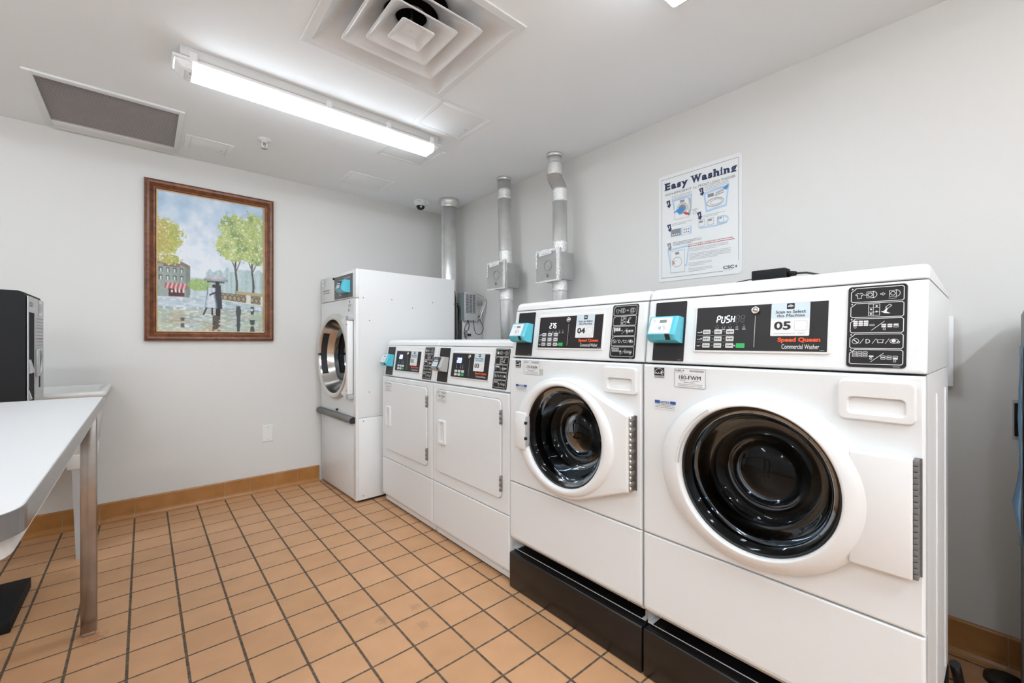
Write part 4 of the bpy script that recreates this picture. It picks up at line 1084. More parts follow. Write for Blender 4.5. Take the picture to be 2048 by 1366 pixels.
t = thing('air_diffuser', 'square white ceiling air diffuser with nested pyramid vanes', 'air diffuser', ((DX0 + DX1) / 2, (DY0 + DY1) / 2, ZC))
def sq(h, z, r=0.0005, n=96):
    out = []
    for k in range(n):
        t = 2 * math.pi * (k + 0.5) / n if False else 2 * math.pi * k / n
        c_, s_ = abs(math.cos(t)), abs(math.sin(t)); q = h / max(c_, s_)
        if q * c_ > h - r and q * s_ > h - r:
            g = (h - r) * (c_ + s_); q = g + math.sqrt(max(0.0, g * g - 2 * (h - r) ** 2 + r * r))
        out.append(Vector((q * math.cos(t), q * math.sin(t), z)))
    return out
def rd_(r, z, n=96): return [Vector((r * math.cos(2 * math.pi * k / n), r * math.sin(2 * math.pi * k / n), z)) for k in range(n)]
M_VANE = mat('vane_enamel', (0.84, 0.845, 0.85), 0.22)
b = MB(); b.loft([sq(0.329, -0.0005), sq(0.329, -0.005), sq(0.327, -0.007), sq(0.297, -0.007), sq(0.2955, -0.0045), sq(0.2955, 0.0)], M_WHITE2, smooth=False); b.build('frame', t)
b = MB()
b.loft([sq(0.2950, -0.004, 0.001), sq(0.289, 0.003, 0.006), sq(0.262, 0.030, 0.02), sq(0.225, 0.055, 0.05), sq(0.185, 0.072, 0.13), rd_(0.165, 0.084), rd_(0.150, 0.092), rd_(0.146, 0.11)], M_VANE)
b.build('back_pan', t)
b = MB(); b.loft([rd_(0.146, 0.11), rd_(0.146, 0.30)], M_VOID, cap1=True); b.build('duct_neck', t)
for h, ri, zi in ((0.210, 0.106, 0.062), (0.138, 0.062, 0.050)):
    b = MB()
    pr = [(h - 0.003, -0.008, 0.012), (h, -0.0105, 0.014), (h - 0.002, -0.0125, 0.014), (h - 0.010, -0.0095, 0.014), (h - 0.022, -0.001, 0.016), (h - 0.045, zi * 0.40, 0.03)]
    b.loft([sq(h_, z_, r_) for h_, z_, r_ in pr] + [rd_(ri + 0.012, zi * 0.80), rd_(ri + 0.002, zi * 0.95), rd_(ri, zi + 0.012)], M_VANE)
    b.loft([sq(h_, z_ + 0.003, r_) for h_, z_, r_ in pr[4:]] + [rd_(ri + 0.013, zi * 0.80 + 0.003), rd_(ri + 0.004, zi * 0.95 + 0.003), rd_(ri + 0.001, zi + 0.012)], M_VANE)
    b.build('vane', t)
b = MB(); b.loft([sq(0.068, -0.010, 0.009), sq(0.071, -0.012, 0.010), sq(0.069, -0.014, 0.010), sq(0.062, -0.010, 0.009), sq(0.038, 0.004, 0.004), sq(0.036, 0.0045, 0.004), sq(0.034, 0.0035, 0.004)], M_VANE, cap1=True, smooth=False)
b.tube([(0, 0, 0.0105), (0, 0, 0.10)], 0.006, M_STEEL, 8); b.build('centre_plate', t)
b = MB(); b.lathe((0, 0, 0.0035), (0, 0, -1), [(0.006, 0), (0.005, 0.002), (0, 0.0025)], M_PLAST, 12); b.build('plug', t)

t = thing('return_grille', 'long slatted return air grille in the ceiling by the back wall', 'vent grille', (-0.125, 3.225, ZC))
gx0, gx1, gy0, gy1 = -0.265, 0.270, -0.285, 0.245
ox0, ox1, oy0, oy1 = -0.297, 0.293, -0.323, 0.330
b = MB()
for q in ((ox0, gx0, oy0, oy1), (gx1, ox1, oy0, oy1), (gx0, gx1, oy0, gy0), (gx0, gx1, gy1, oy1)): b.box(*q, -0.010, 0.0, M_PLAST, 0.0015)
b.build('frame', t)
b = MB(); b.box(gx0, gx1, gy0, gy1, -0.0012, 0.0, mat('grille_back', (0.22, 0.19, 0.17), 0.8)); b.build('backing', t)
b = MB(); n = 40; st = (gy1 - gy0) / n
for i in range(n):
    y = gy0 + st * (i + 0.5)
    b.face([(gx0, y - st * 0.38, -0.0085), (gx1, y - st * 0.38, -0.0085), (gx1, y + st * 0.30, -0.0035), (gx0, y + st * 0.30, -0.0035)], mat('grille_slat', (0.88, 0.86, 0.84), 0.4, metal=0.0))
    b.face([(gx0, y - st * 0.38, -0.0085), (gx1, y - st * 0.38, -0.0085), (gx1, y - st * 0.38, -0.0070), (gx0, y - st * 0.38, -0.0070)], MATS['grille_slat'])
b.build('slats', t)
for x, y in ((ox0 + 0.018, 0.0), (ox1 - 0.013, -0.02), (-0.15, oy0 + 0.012), (0.15, oy0 + 0.012)):
    b = MB(); b.lathe((x, y, -0.0098), (0, 0, -1), [(0.004, 0), (0.003, 0.0012), (0, 0.0014)], M_PLAST, 8); b.build('screw', t)

def access(x0, x1, y0, y1, label):
    t = thing('access_panel', label, 'access panel', ((x0 + x1) / 2, (y0 + y1) / 2, ZC), group='painted ceiling access panels')
    w2, h2 = (x1 - x0) / 2, (y1 - y0) / 2
    b = MB(); i = 0.028
    for q in ((-w2, -w2 + i, -h2, h2), (w2 - i, w2, -h2, h2), (-w2 + i, w2 - i, -h2, -h2 + i), (-w2 + i, w2 - i, h2 - i, h2)): b.box(*q, -0.0035, 0.0, M_CEIL, 0.0005)
    b.build('frame', t)
    b = MB(); b.box(-w2 + i + 0.002, w2 - i - 0.002, -h2 + i + 0.002, h2 - i - 0.002, -0.003, 0.0, M_CEIL, 0.0005); d = b.build('hatch', t)
    b = MB(); b.lathe((w2 - 0.055, 0.02, -0.003), (0, 0, -1), [(0.005, 0), (0.005, 0.001), (0, 0.001)], M_INKL, 10); b.build('latch', d)
access(0.190, 0.435, 3.205, 3.440, 'small painted access panel in the ceiling beside the return grille')
access(1.136, 1.475, 3.115, 3.410, 'square painted access panel in the ceiling nearest the security camera')
access(1.150, 1.500, 2.405, 2.710, 'painted access panel behind the right end of the lit light')
access(1.150, 1.480, 1.893, 2.205, 'painted access panel touching the corner of the air diffuser')

t = thing('sprinkler_head', 'white fire sprinkler head on the ceiling above the painting', 'sprinkler', (0.562, 2.985, ZC))
b = MB(); b.lathe((0, 0, 0), (0, 0, -1), [(0.040, 0), (0.040, 0.002), (0.034, 0.006), (0.016, 0.010), (0.014, 0.018), (0, 0.018)], M_PLAST, 28); b.build('escutcheon', t)
b = MB(); b.tube([(-0.012, 0, -0.018), (-0.014, 0, -0.030), (-0.011, 0, -0.044), (0, 0, -0.050), (0.011, 0, -0.044), (0.014, 0, -0.030), (0.012, 0, -0.018)], 0.003, M_PLAST, 8)
b.box(-0.006, 0.006, -0.004, 0.004, -0.030, -0.018, M_INKG); b.tube([(0, 0, -0.045), (0, 0, -0.020)], 0.0025, M_STEEL, 8); b.build('frame_arms', t)
b = MB(); b.lathe((0, 0, -0.050), (0, 0, -1), [(0.006, 0), (0.017, 0.003), (0.018, 0.0045), (0, 0.005)], M_GREYP, 20); b.build('deflector', t)

t = thing('security_camera', 'small white dome security camera on the ceiling near the back corner', 'security camera', (1.853, 3.385, ZC))
b = MB(); b.lathe((0, 0, 0), (0, 0, -1), [(0.056, 0), (0.056, 0.026), (0.052, 0.036), (0.044, 0.043), (0.036, 0.046)], M_PLAST, 36)
b.box(0.03, 0.064, -0.05, -0.02, -0.030, 0.0, M_PLAST, 0.004); b.rect(-0.045, -0.020, -0.022, -0.016, lambda u, v: Vector((u - 0.005, -0.0545 + abs(u + 0.03) * 0.2 + 0.004, v)), M_INKL)
b.build('housing', t)
b = MB(); b.lathe((0, 0, -0.044), (0, 0, -1), [(0.037, 0), (0.035, 0.012), (0.028, 0.024), (0.015, 0.032), (0, 0.034)], M_BLKP, 32); dm = b.build('dome', t, label='smoked black dome')
b = MB(); c = Vector((-0.010, -0.026, -0.056)); b.lathe(c, (-0.4, -0.8, -0.3), [(0.010, 0.004), (0.010, 0.010), (0.007, 0.010), (0.006, 0.008), (0, 0.008)], M_STEEL, 16); b.build('camera_lens', dm)

# ------------------------------------------------------------------ wall things
t = thing('wall_plate', 'blank white cover plate low on the back wall below the painting', 'wall plate', (0.702, YB, 0.427))
b = MB(); b.loft([[Vector((u, -d, v)) for u, v in rr(-0.035 + i, 0.035 - i, -0.0575 - 0.004 + i, 0.0575 + 0.004 - i, 0.004)] for d, i in ((0, 0), (0.003, 0), (0.0055, 0.003))], M_PLAST, cap1=True); b.build('plate', t)
for z in (-0.045, 0.045):
    b = MB(); b.lathe((0, -0.0055, z), (0, -1, 0), [(0.0035, 0), (0.003, 0.001), (0, 0.0012)], M_GREYP, 8); b.build('screw', t)

# painting
def picture():
    fx0, fx1, fz0, fz1 = 0.001, 0.737, 1.118, 2.164
    cx0, cx1, cz0, cz1 = 0.0645, 0.668, 1.183, 2.098
    t = thing('framed_painting', 'wood-framed painting of a couple under an umbrella on a rainy street', 'painting', ((fx0 + fx1) / 2, YB, (fz0 + fz1) / 2))
    ox, oz = (fx0 + fx1) / 2, (fz0 + fz1) / 2
    b = MB()
    prof = [(0.0, 0.003), (0.0, 0.024), (0.004, 0.033), (0.014, 0.038), (0.026, 0.036), (0.038, 0.026), (0.046, 0.020), (0.054, 0.018), (0.057, 0.021), (0.060, 0.019), (0.060, 0.010)]
    def fr(i, d): return [Vector((x - ox, -d, z - oz)) for x, z in ((fx0 + i, fz0 + i), (fx1 - i, fz0 + i), (fx1 - i, fz1 - i), (fx0 + i, fz1 - i))]
    b.loft([fr(i, d) for i, d in prof], M_WOOD, smooth=False); f_ = b.build('frame', t, label='dark stained moulded wood frame')
    b = MB(); b.loft([fr(i, d) for i, d in ((0.0595, 0.016), (0.0605, 0.020), (0.0655, 0.0185), (0.066, 0.010))], M_GILT, smooth=False); b.build('gilt_edge', f_, label='thin gold inner edge')
    for x, z in ((0.37, fz1 - 0.014), (fx0 + 0.014, 1.60), (fx1 - 0.014, 1.60), (0.38, fz0 + 0.014)):
        b = MB(); b.lathe((x - ox, -0.0375, z - oz), (0, -1, 0), [(0.0035, -0.001), (0.003, 0.0012), (0, 0.0014)], M_VOID, 8); b.build('frame_pin', f_)
    # canvas
    NX, NZ = 190, 288
    rnd = random.Random(11)
    def hsh(ix, iy, s): 
        h = (ix * 374761393 + iy * 668265263 + s * 1274126177) & 0xffffffff
        h = ((h ^ (h >> 13)) * 1274126177) & 0xffffffff
        return ((h ^ (h >> 16)) & 0xffff) / 65535.0
    def vn(x, y, s):
        ix, iy = math.floor(x), math.floor(y); fx, fy = x - ix, y - iy
        fx = fx * fx * (3 - 2 * fx); fy = fy * fy * (3 - 2 * fy)
        a = hsh(ix, iy, s); b_ = hsh(ix + 1, iy, s); c = hsh(ix, iy + 1, s); d = hsh(ix + 1, iy + 1, s)
        return (a + (b_ - a) * fx) * (1 - fy) + (c + (d - c) * fx) * fy
    def fb(x, y, s): return 0.5 * vn(x, y, s) + 0.3 * vn(2.1 * x, 2.1 * y, s + 1) + 0.2 * vn(4.3 * x, 4.3 * y, s + 2)
    def mixc(a, b_, k): k = max(0, min(1, k)); return tuple(p + (q - p) * k for p, q in zip(a, b_))
    def px(x, y):                       # x, y from the top-left corner, 0..1; sRGB 0..255
        n1 = fb(x * 9, y * 12, 1); n2 = fb(x * 40, y * 50, 5); n3 = vn(x * 90, y * 130, 9)
        # sky
        c = mixc((150, 182, 212), (226, 230, 236), 0.30 + y * 1.1 + (n1 - 0.5) * 0.9 + 0.25 * (1 - abs(x - 0.45) * 2))
        c = mixc(c, (205, 222, 238), (n2 - 0.5) * 0.8)
        # misty far facades
        if y > 0.50:
            if x > 0.43:
                k = 1 if y > 0.52 + 0.04 * (vn(x * 30, 1, 3) - 0.5) + 0.02 * (x < 0.6) else 0
                cc = mixc((190, 208, 210), (146, 174, 174), vn(x * 46, y * 5, 12) * 0.9 + (n3 - 0.5) * 0.6)
                c = mixc(c, cc, k * 0.85)
            elif x > 0.26 and y > 0.60:
                c = mixc(c, (150, 172, 178), 0.6 * vn(x * 30, y * 6, 15))
        # building on the left
        bt = 0.490 + (0.02 if x < 0.2 else (x - 0.2) * 0.35) - (0.02 if x < 0.05 else 0)
        if x < 0.285 and y > bt and y < 0.755:
            cc = mixc((172, 182, 176), (132, 142, 136), fb(x * 24, y * 20, 21))
            if x > 0.245: cc = mixc(cc, (104, 114, 110), 0.55)
            if y < bt + 0.028: cc = mixc((150, 128, 110), (112, 98, 90), n2)
            u = (x / 0.060) % 1.0
            for wy0, wy1 in ((0.545, 0.575), (0.600, 0.632)):
                if wy0 < y < wy1 and 0.25 < u < 0.72 and x < 0.235:
                    cc = (208, 214, 208) if (0.36 < u < 0.62 and y > wy0 + 0.006) else (64, 70, 70)
            c = cc
        if 0.065 < x < 0.255 and 0.652 < y < 0.694:
            sl = x - (0.694 - y) * 0.35
            c = (216, 178, 178) if int((sl + 1) * 55) % 2 else (176, 86, 90)
        if 0.095 < x < 0.235 and 0.694 < y < 0.748:
            c = mixc((122, 50, 50), (60, 40, 40), n3)
            if y < 0.722 and int(x * 60) % 2 and n2 > 0.35: c = (222, 222, 220)
        # hedge behind the street
        d = math.hypot((x - 0.37) / 0.095, (y - 0.655) / 0.042)
        if d < 0.85 + 0.5 * (n2): c = mixc(c, mixc((170, 196, 110), (120, 156, 78), n3), 0.8)
        # yellow tree at left
        d = math.hypot((x + 0.02) / 0.245, (y - 0.325) / 0.135); d2 = math.hypot((x - 0.10) / 0.11, (y - 0.485) / 0.035)
        if min(d, d2) < 0.60 + 0.80 * n2 and not (n2 > 0.6 and n3 > 0.75):
            c = mixc((206, 196, 112), (150, 162, 78), n3 * 1.1); c = mixc(c, (204, 168, 106), (1 - x * 7) * 0.6 * n1 * 1.4); c = mixc(c, (238, 238, 205), (n2 - 0.62) * 4)
        # trees at right
        for tx, tw in ((0.722, 0.020), (0.892, 0.020)):
            if y > 0.36 and y < 0.775:
                wv = tw * (0.55 + 0.6 * max(0, (y - 0.42))) ; cx_ = tx + 0.008 * math.sin(y * 22)
                if abs(x - cx_) < wv * 0.8: c = mixc((108, 104, 98), (66, 62, 60), n3 + (x - cx_) / wv * 0.5)
            for sgn in (-1, 1):
                if 0.44 < y < 0.53 and abs((x - tx) - sgn * (0.53 - y) * 0.5) < 0.006: c = (104, 100, 90)
        for ex, ey, rx_, ry_ in ((0.70, 0.20, 0.16, 0.12), (0.90, 0.22, 0.14, 0.17), (0.66, 0.33, 0.15, 0.11), (0.82, 0.36, 0.20, 0.10), (0.70, 0.41, 0.12, 0.05), (0.93, 0.42, 0.10, 0.05)):
            d = math.hypot((x - ex) / rx_, (y - ey) / ry_)
            if d < 0.50 + 0.85 * n2 and not (n2 > 0.60 and n3 > 0.72):
                g = mixc((216, 220, 150), (146, 166, 92), n3 * 0.9 + (n1 - 0.2) * 0.5); g = mixc(g, (118, 140, 78), (vn(x * 16, y * 20, 33) - 0.52) * 2.0); g = mixc(g, (236, 238, 206), (vn(x * 50, y * 70, 37) - 0.7) * 3)
                if n2 < 0.30 and n3 > 0.6: g = (226, 232, 226)
                c = g
        # fence and flowers
        fy = 0.70 + (x - 0.55) * 0.035
        if x > 0.565 and fy < y < fy + 0.078:
            c = mixc((186, 172, 140), (138, 128, 104), vn(x * 120, y * 30, 41))
            if math.hypot(((x * 22) % 1) - 0.5, (y - fy - 0.035) * 22) < 0.55 and math.hypot(((x * 22) % 1) - 0.5, (y - fy - 0.035) * 22) > 0.38: c = (96, 88, 78)
            if abs(y - fy - 0.004) < 0.004: c = (122, 112, 96)
            if 0.825 < x < 0.872 or x > 0.975: c = (214, 214, 208)
        elif x > 0.72 and fy - 0.024 < y <= fy: c = mixc((206, 150, 112), (160, 172, 130), n2 * 1.2)
        # wet street
        sy = 0.752 if x < 0.28 else (0.735 if x < 0.55 else 0.752 + (x - 0.55) * 0.075)
        if y > sy:
            st = vn(x * 14, y * 85, 51); s2 = vn(x * 34, y * 140, 55)
            c = mixc((192, 204, 210), (140, 162, 172), st); c = mixc(c, (230, 235, 240), (s2 - 0.5) * 2.8)
            if y < 0.82: c = mixc(c, (206, 216, 224), 0.35 + 0.6 * (x < 0.55) * (n1 - 0.2))
            if y > 0.84: c = mixc(c, (196, 200, 152), 0.55 * vn(x * 7, y * 22, 61)); c = mixc(c, (184, 140, 104), 0.8 * max(0, vn(x * 6 + 3, y * 28, 66) - 0.45) * (1.5 - x))
            if x > 0.62: c = mixc(c, (150, 172, 160), 0.4 * vn(x * 30, y * 10, 71))
            for rx_, w0 in ((0.745, 0.022), (0.888, 0.026)):
                if y > 0.80 and abs(x - rx_) < w0 * (0.5 + 0.7 * vn(y * 42, rx_ * 9, 77)) and vn(y * 60, x * 8, 79) > 0.34: c = (76, 80, 84)
            if 0.20 < x < 0.235 and y > 0.90 and vn(y * 60, 2, 81) > 0.5: c = (96, 96, 92)
            if 0.49 < x < 0.565 and y > 0.875 and vn(x * 25, y * 70, 85) > 0.30: c = mixc((60, 58, 56), (140, 120, 100), n3 * 0.8)
            if abs(y - sy) < 0.006 and x > 0.55: c = (226, 222, 208)
        # couple
        if 0.475 <= y:
            # umbrella
            ux, uy = (x - 0.525) / 0.120, (0.622 - y) / 0.052
            if abs(ux) < 1 and uy > 0.0 + 0.25 * abs(math.sin(ux * 7.5)) * 0.6 and uy < math.sqrt(max(0, 1 - ux * ux)): c = mixc((206, 208, 212), (140, 146, 152), abs(ux) * 0.5 + n3 * 0.3 + 0.4 * (uy < 0.4))
            if abs(ux) < 0.7 and -0.14 < uy < 0.12: c = (92, 96, 100)
            if abs(x - (0.535 + (0.60 - y) * 0.02)) < 0.004 and 0.615 < y < 0.66: c = (80, 80, 84)
        # man in dark coat
        if math.hypot((x - 0.538) / 0.022, (y - 0.632) / 0.014) < 1: c = (52, 44, 40)
        w_ = 0.026 + 0.014 * max(0, min(1, (y - 0.66) / 0.16))
        if 0.645 < y < 0.825 and abs(x - 0.545) < w_: c = mixc((50, 52, 58), (84, 86, 92), n3 * 0.5)
        if 0.822 < y < 0.882 and (abs(x - 0.533) < 0.011 or abs(x - 0.557) < 0.011): c = (34, 34, 38)
        # woman in pale dress
        if 0.664 < y < 0.825 and abs(x - 0.478) < 0.030 + max(0, y - 0.70) * 0.20 + 0.007: c = (112, 126, 142)
        if 0.668 < y < 0.72 and abs(x - 0.482) < 0.032: c = mixc((222, 228, 234), (176, 188, 202), n3)
        if 0.72 <= y < 0.822 and abs(x - 0.474) < 0.030 + (y - 0.72) * 0.22: c = mixc((228, 233, 238), (168, 182, 198), n3 * 0.8 + (x < 0.45) * 0.3)
        if math.hypot((x - 0.508) / 0.022, (y - 0.655) / 0.013) < 1: c = (58, 48, 44)
        if abs(y - (0.722 - (x - 0.47) * 0.35)) < 0.007 and 0.462 < x < 0.53: c = (50, 52, 58)
        if 0.82 < y < 0.876 and (abs(x - (0.437 - (y - 0.82) * 0.55)) < 0.008 or abs(x - 0.488) < 0.008): c = (46, 42, 44)
        return c
    verts, faces = [], []
    for j in range(NZ + 1):
        for i in range(NX + 1):
            verts.append((cx0 + (cx1 - cx0) * i / NX - ox, -0.0135, cz1 - (cz1 - cz0) * j / NZ - oz))
    for j in range(NZ):
        for i in range(NX):
            a = j * (NX + 1) + i; faces.append((a, a + NX + 1, a + NX + 2, a + 1))
    me = bpy.data.meshes.new('canvas'); me.from_pydata(verts, [], faces)
    ca_ = me.color_attributes.new('paint', 'FLOAT_COLOR', 'POINT')
    lin = lambda v: ((v / 255.0) / 12.92 if v / 255.0 <= 0.04045 else ((v / 255.0 + 0.055) / 1.055) ** 2.4)
    data = []
    for j in range(NZ + 1):
        for i in range(NX + 1):
            c = [0.4 * a + 0.15 * (b1 + b2 + b3 + b4) for a, b1, b2, b3, b4 in zip(px(i / NX, j / NZ), px((i + .45) / NX, j / NZ), px((i - .45) / NX, j / NZ), px(i / NX, (j + .45) / NZ), px(i / NX, (j - .45) / NZ))]; data += [lin(c[0]) * 0.97, lin(c[1]) * 0.97, lin(c[2]) * 0.97, 1.0]
    ca_.data.foreach_set('color', data)
    me.materials.append(M_CANVAS)
    o = bpy.data.objects.new('canvas', me); COL.objects.link(o); o.parent = t
picture()

# laundry poster
def poster():
    y1, y0, z0, z1 = 1.287, 0.842, 1.447, 2.039      # left (far) and right (near) edges
    w_, h = y1 - y0, z1 - z0
    t = thing('wall_sign', 'white washing instruction poster on the wall above the washers', 'sign', (XR, (y0 + y1) / 2, (z0 + z1) / 2))
    T = lambda off: lambda u, v: Vector((-off, w_ / 2 - u * w_, v * h - h / 2))       # u from the left, v from the bottom, 0..1
    b = MB(); k = 0.03
    cr = rr(0, 1, 0, 1, k, 5)
    b.loft([[T(o)(u, v) for u, v in cr] for o in (0.0005, 0.003)], M_PAPER, cap1=True, smooth=False)
    A0, A, B, C_ = T(0.0033), T(0.0037), T(0.0042), T(0.0048)
    b.stroke([(0.80, 0.035), (0.045, 0.035), (0.045, 0.965), (0.965, 0.965), (0.965, 0.11)], 0.004, A, M_INKG)
    for ch, u0, u1, v0, v1 in (('E', 0.090, 0.160, 0.857, 0.925), ('a', 0.172, 0.236, 0.856, 0.904), ('s', 0.246, 0.300, 0.856, 0.904), ('y', 0.308, 0.384, 0.836, 0.903),
                            ('W', 0.428, 0.548, 0.857, 0.925), ('a', 0.556, 0.618, 0.856, 0.904), ('s', 0.628, 0.680, 0.856, 0.904), ('h', 0.692, 0.756, 0.857, 0.925), ('i', 0.772, 0.790, 0.857, 0.925), ('n', 0.808, 0.870, 0.857, 0.903), ('g', 0.884, 0.944, 0.836, 0.904)):
        b.text(ch, u0, u1, v0, v1, A, M_NAVY, 0.055)
    for u0, u1, v in ((0.080, 0.110, 0.857), (0.080, 0.110, 0.919), (0.296, 0.336, 0.897), (0.356, 0.392, 0.897), (0.418, 0.462, 0.919), (0.470, 0.508, 0.919), (0.520, 0.556, 0.919), (0.684, 0.722, 0.857), (0.730, 0.766, 0.857), (0.682, 0.705, 0.919),
                      (0.762, 0.800, 0.857), (0.762, 0.782, 0.897), (0.800, 0.836, 0.857), (0.846, 0.880, 0.857), (0.798, 0.822, 0.897), (0.930, 0.952, 0.897), (0.225, 0.242, 0.857), (0.608, 0.624, 0.857)):
        b.rect(u0, u1, v, v + 0.006, B, M_NAVY)
    b.text('HIGH-EFFICIENCY', 0.09, 0.435, 0.805, 0.826, A, M_INKG, 0.012); b.text('he', 0.455, 0.495, 0.805, 0.826, A, M_INKG); b.text('FRONT LOAD WASHER', 0.515, 0.935, 0.805, 0.828, A, M_INKG, 0.012)
    def step(u, v, n):
        b.poly([(u - 0.03, v + 0.03), (u + 0.02, v + 0.035), (u + 0.026, v - 0.008), (u + 0.036, v - 0.010), (u + 0.014, v - 0.040), (u - 0.020, v - 0.018), (u - 0.006, v - 0.014)], A, M_NAVY if n < 5 else M_INKG)
        b.text(str(n), u - (0.008 if n > 1 else 0.003), u + (0.010 if n > 1 else 0.005), v - 0.008, v + 0.020, B, M_PAPER, 0.02)
    def para(u0, u1, v, n, m, hh=0.0055, sd=1):
        for i in range(n): words(b, u0, u1, v - i * 0.0125, hh, A, m, fill=1.0 if i < n - 1 else 0.7, seed=sd + i)
    # 1 load
    step(0.135, 0.725, 1); para(0.18, 0.44, 0.783, 3, M_INKL, sd=30)
    b.stroke([(0.19, 0.745), (0.43, 0.757), (0.415, 0.590), (0.23, 0.590)], 0.016, A0, M_SKYB, closed=True)
    b.rect(0.215, 0.395, 0.565, 0.740, A, M_PAPER); b.stroke([(0.215, 0.565), (0.395, 0.565), (0.395, 0.740), (0.215, 0.740)], 0.004, B, M_INKL, closed=True)
    b.rect(0.285, 0.345, 0.712, 0.732, B, M_INKG); b.circ(0.315, 0.655, 0.065, 0.012, B, M_INKL, 24, 0.048); b.disc(0.315, 0.655, 0.05, B, M_INKG, 20, 0.036)
    b.poly([(0.20, 0.628), (0.25, 0.655), (0.32, 0.672), (0.345, 0.640), (0.315, 0.612), (0.285, 0.600), (0.25, 0.632)], C_, M_CLOTHB)
    b.poly([(0.32, 0.618), (0.36, 0.614), (0.40, 0.598), (0.408, 0.582), (0.36, 0.588)], C_, M_RED)
    b.stroke([(0.405, 0.735), (0.425, 0.66), (0.40, 0.575)], 0.018, C_, M_INKL)
    b.text('POD', 0.44, 0.505, 0.610, 0.624, A, M_INKG, 0.01); b.circ(0.47, 0.59, 0.020, 0.006, A, M_INKL, 12, 0.014)
    # 2 detergent
    step(0.55, 0.760, 2); para(0.59, 0.86, 0.795, 4, M_INKL, sd=40)
    b.stroke([(0.585, 0.735), (0.855, 0.757), (0.83, 0.592), (0.61, 0.577)], 0.018, A0, M_SKYB, closed=True)
    b.circ(0.71, 0.640, 0.095, 0.010, B, M_INKL, 28, 0.034); b.circ(0.72, 0.640, 0.065, 0.006, B, M_INKL, 24, 0.022)
    b.rect(0.625, 0.695, 0.693, 0.722, B, M_INKG); b.poly([(0.71, 0.700), (0.81, 0.722), (0.82, 0.742), (0.72, 0.722)], B, M_INKL); b.poly([(0.71, 0.690), (0.81, 0.705), (0.81, 0.712), (0.71, 0.697)], B, M_INKG)
    b.poly([(0.79, 0.742), (0.86, 0.765), (0.855, 0.742), (0.83, 0.722), (0.815, 0.735)], C_, M_CLOTHB)
    # 3 and 4
    step(0.145, 0.500, 3); para(0.185, 0.44, 0.525, 2, M_INKL, sd=50)
    b.rect(0.165, 0.43, 0.408, 0.480, A0, M_SKYB, 0.01); b.rect(0.172, 0.295, 0.415, 0.477, B, M_INKG); b.rect(0.315, 0.415, 0.412, 0.477, B, M_PAPER)
    for i in range(3):
        for j in range(2): b.rect(0.335 + i * 0.026, 0.350 + i * 0.026, 0.425 + j * 0.025, 0.437 + j * 0.025, C_, M_INKG)
    for i in range(4): b.rect(0.185 + i * 0.026, 0.200 + i * 0.026, 0.422, 0.434, C_, M_PAPER)
    step(0.525, 0.552, 4); para(0.565, 0.82, 0.540, 2, M_INKL, sd=60)
    b.stroke([(0.53, 0.440), (0.58, 0.440), (0.72, 0.435), (0.84, 0.445)], 0.012, A, M_SKYB)
    for u in (0.555, 0.66, 0.77):
        b.stroke([(u - 0.035, 0.450), (u + 0.035, 0.455), (u + 0.035, 0.510), (u - 0.035, 0.505)], 0.005, B, M_INKL, closed=True); b.rect(u - 0.03, u + 0.015, 0.487, 0.500, B, M_INKG)
    b.circ(0.80, 0.475, 0.055, 0.010, C_, M_SKYB, 20, 0.030)
    # 5
    step(0.145, 0.325, 5); para(0.195, 0.55, 0.352, 3, M_INKG, sd=70)
    b.stroke([(0.13, 0.290), (0.395, 0.305), (0.37, 0.130), (0.165, 0.130)], 0.014, A0, M_SKYB, closed=True)
    b.rect(0.165, 0.345, 0.075, 0.275, A, M_PAPER); b.stroke([(0.165, 0.075), (0.345, 0.075), (0.345, 0.275), (0.165, 0.275)], 0.005, B, M_INKL, closed=True)
    b.rect(0.225, 0.275, 0.240, 0.262, B, M_INKG); b.circ(0.25, 0.170, 0.060, 0.007, B, M_INKL, 24, 0.045)
    b.stroke([(0.185, 0.150), (0.225, 0.185)], 0.006, C_, M_RED); b.stroke([(0.185, 0.185), (0.225, 0.150)], 0.006, C_, M_RED)
    b.text('FOR YOUR SAFETY PLEASE AVOID THE FOLLOWING', 0.395, 0.905, 0.306, 0.316, A, M_RED, 0.02); words(b, 0.395, 0.925, 0.292, 0.0065, A, M_RED, seed=77)
    para(0.405, 0.86, 0.272, 3, M_INKL, sd=80); para(0.405, 0.88, 0.222, 5, M_INKL, sd=90); para(0.395, 0.67, 0.140, 3, M_INKL, sd=100); para(0.395, 0.68, 0.090, 3, M_INKL, sd=110)
    csc_mark(b, 0.80, 0.955, 0.050, 0.078, A, M_NAVY); words(b, 0.81, 0.90, 0.040, 0.004, A, M_INKL, seed=5)
    b.build('poster_sheet', t)
poster()

# wall box right of the washers and its dark slot further along
b = MB(); b.box(-0.042, 0.0, -0.11, 0.11, -0.125, 0.125, M_PLAST, 0.002); o = b.build('wall_box'); o.location = (XR, 0.232, 1.078)
tag(o, 'plain white box on the right wall behind washer 05', 'wall box')
b = MB(); b.box(-0.012, 0.0, -0.004, 0.022, -0.055, 0.055, M_VOID, 0.002); b.box(-0.003, 0.0, -0.030, 0.026, -0.065, 0.065, M_GREYP); o = b.build('wall_latch'); o.location = (XR, -0.040, 0.852)
tag(o, 'dark narrow latch plate on the right wall at the photo edge', 'latch')

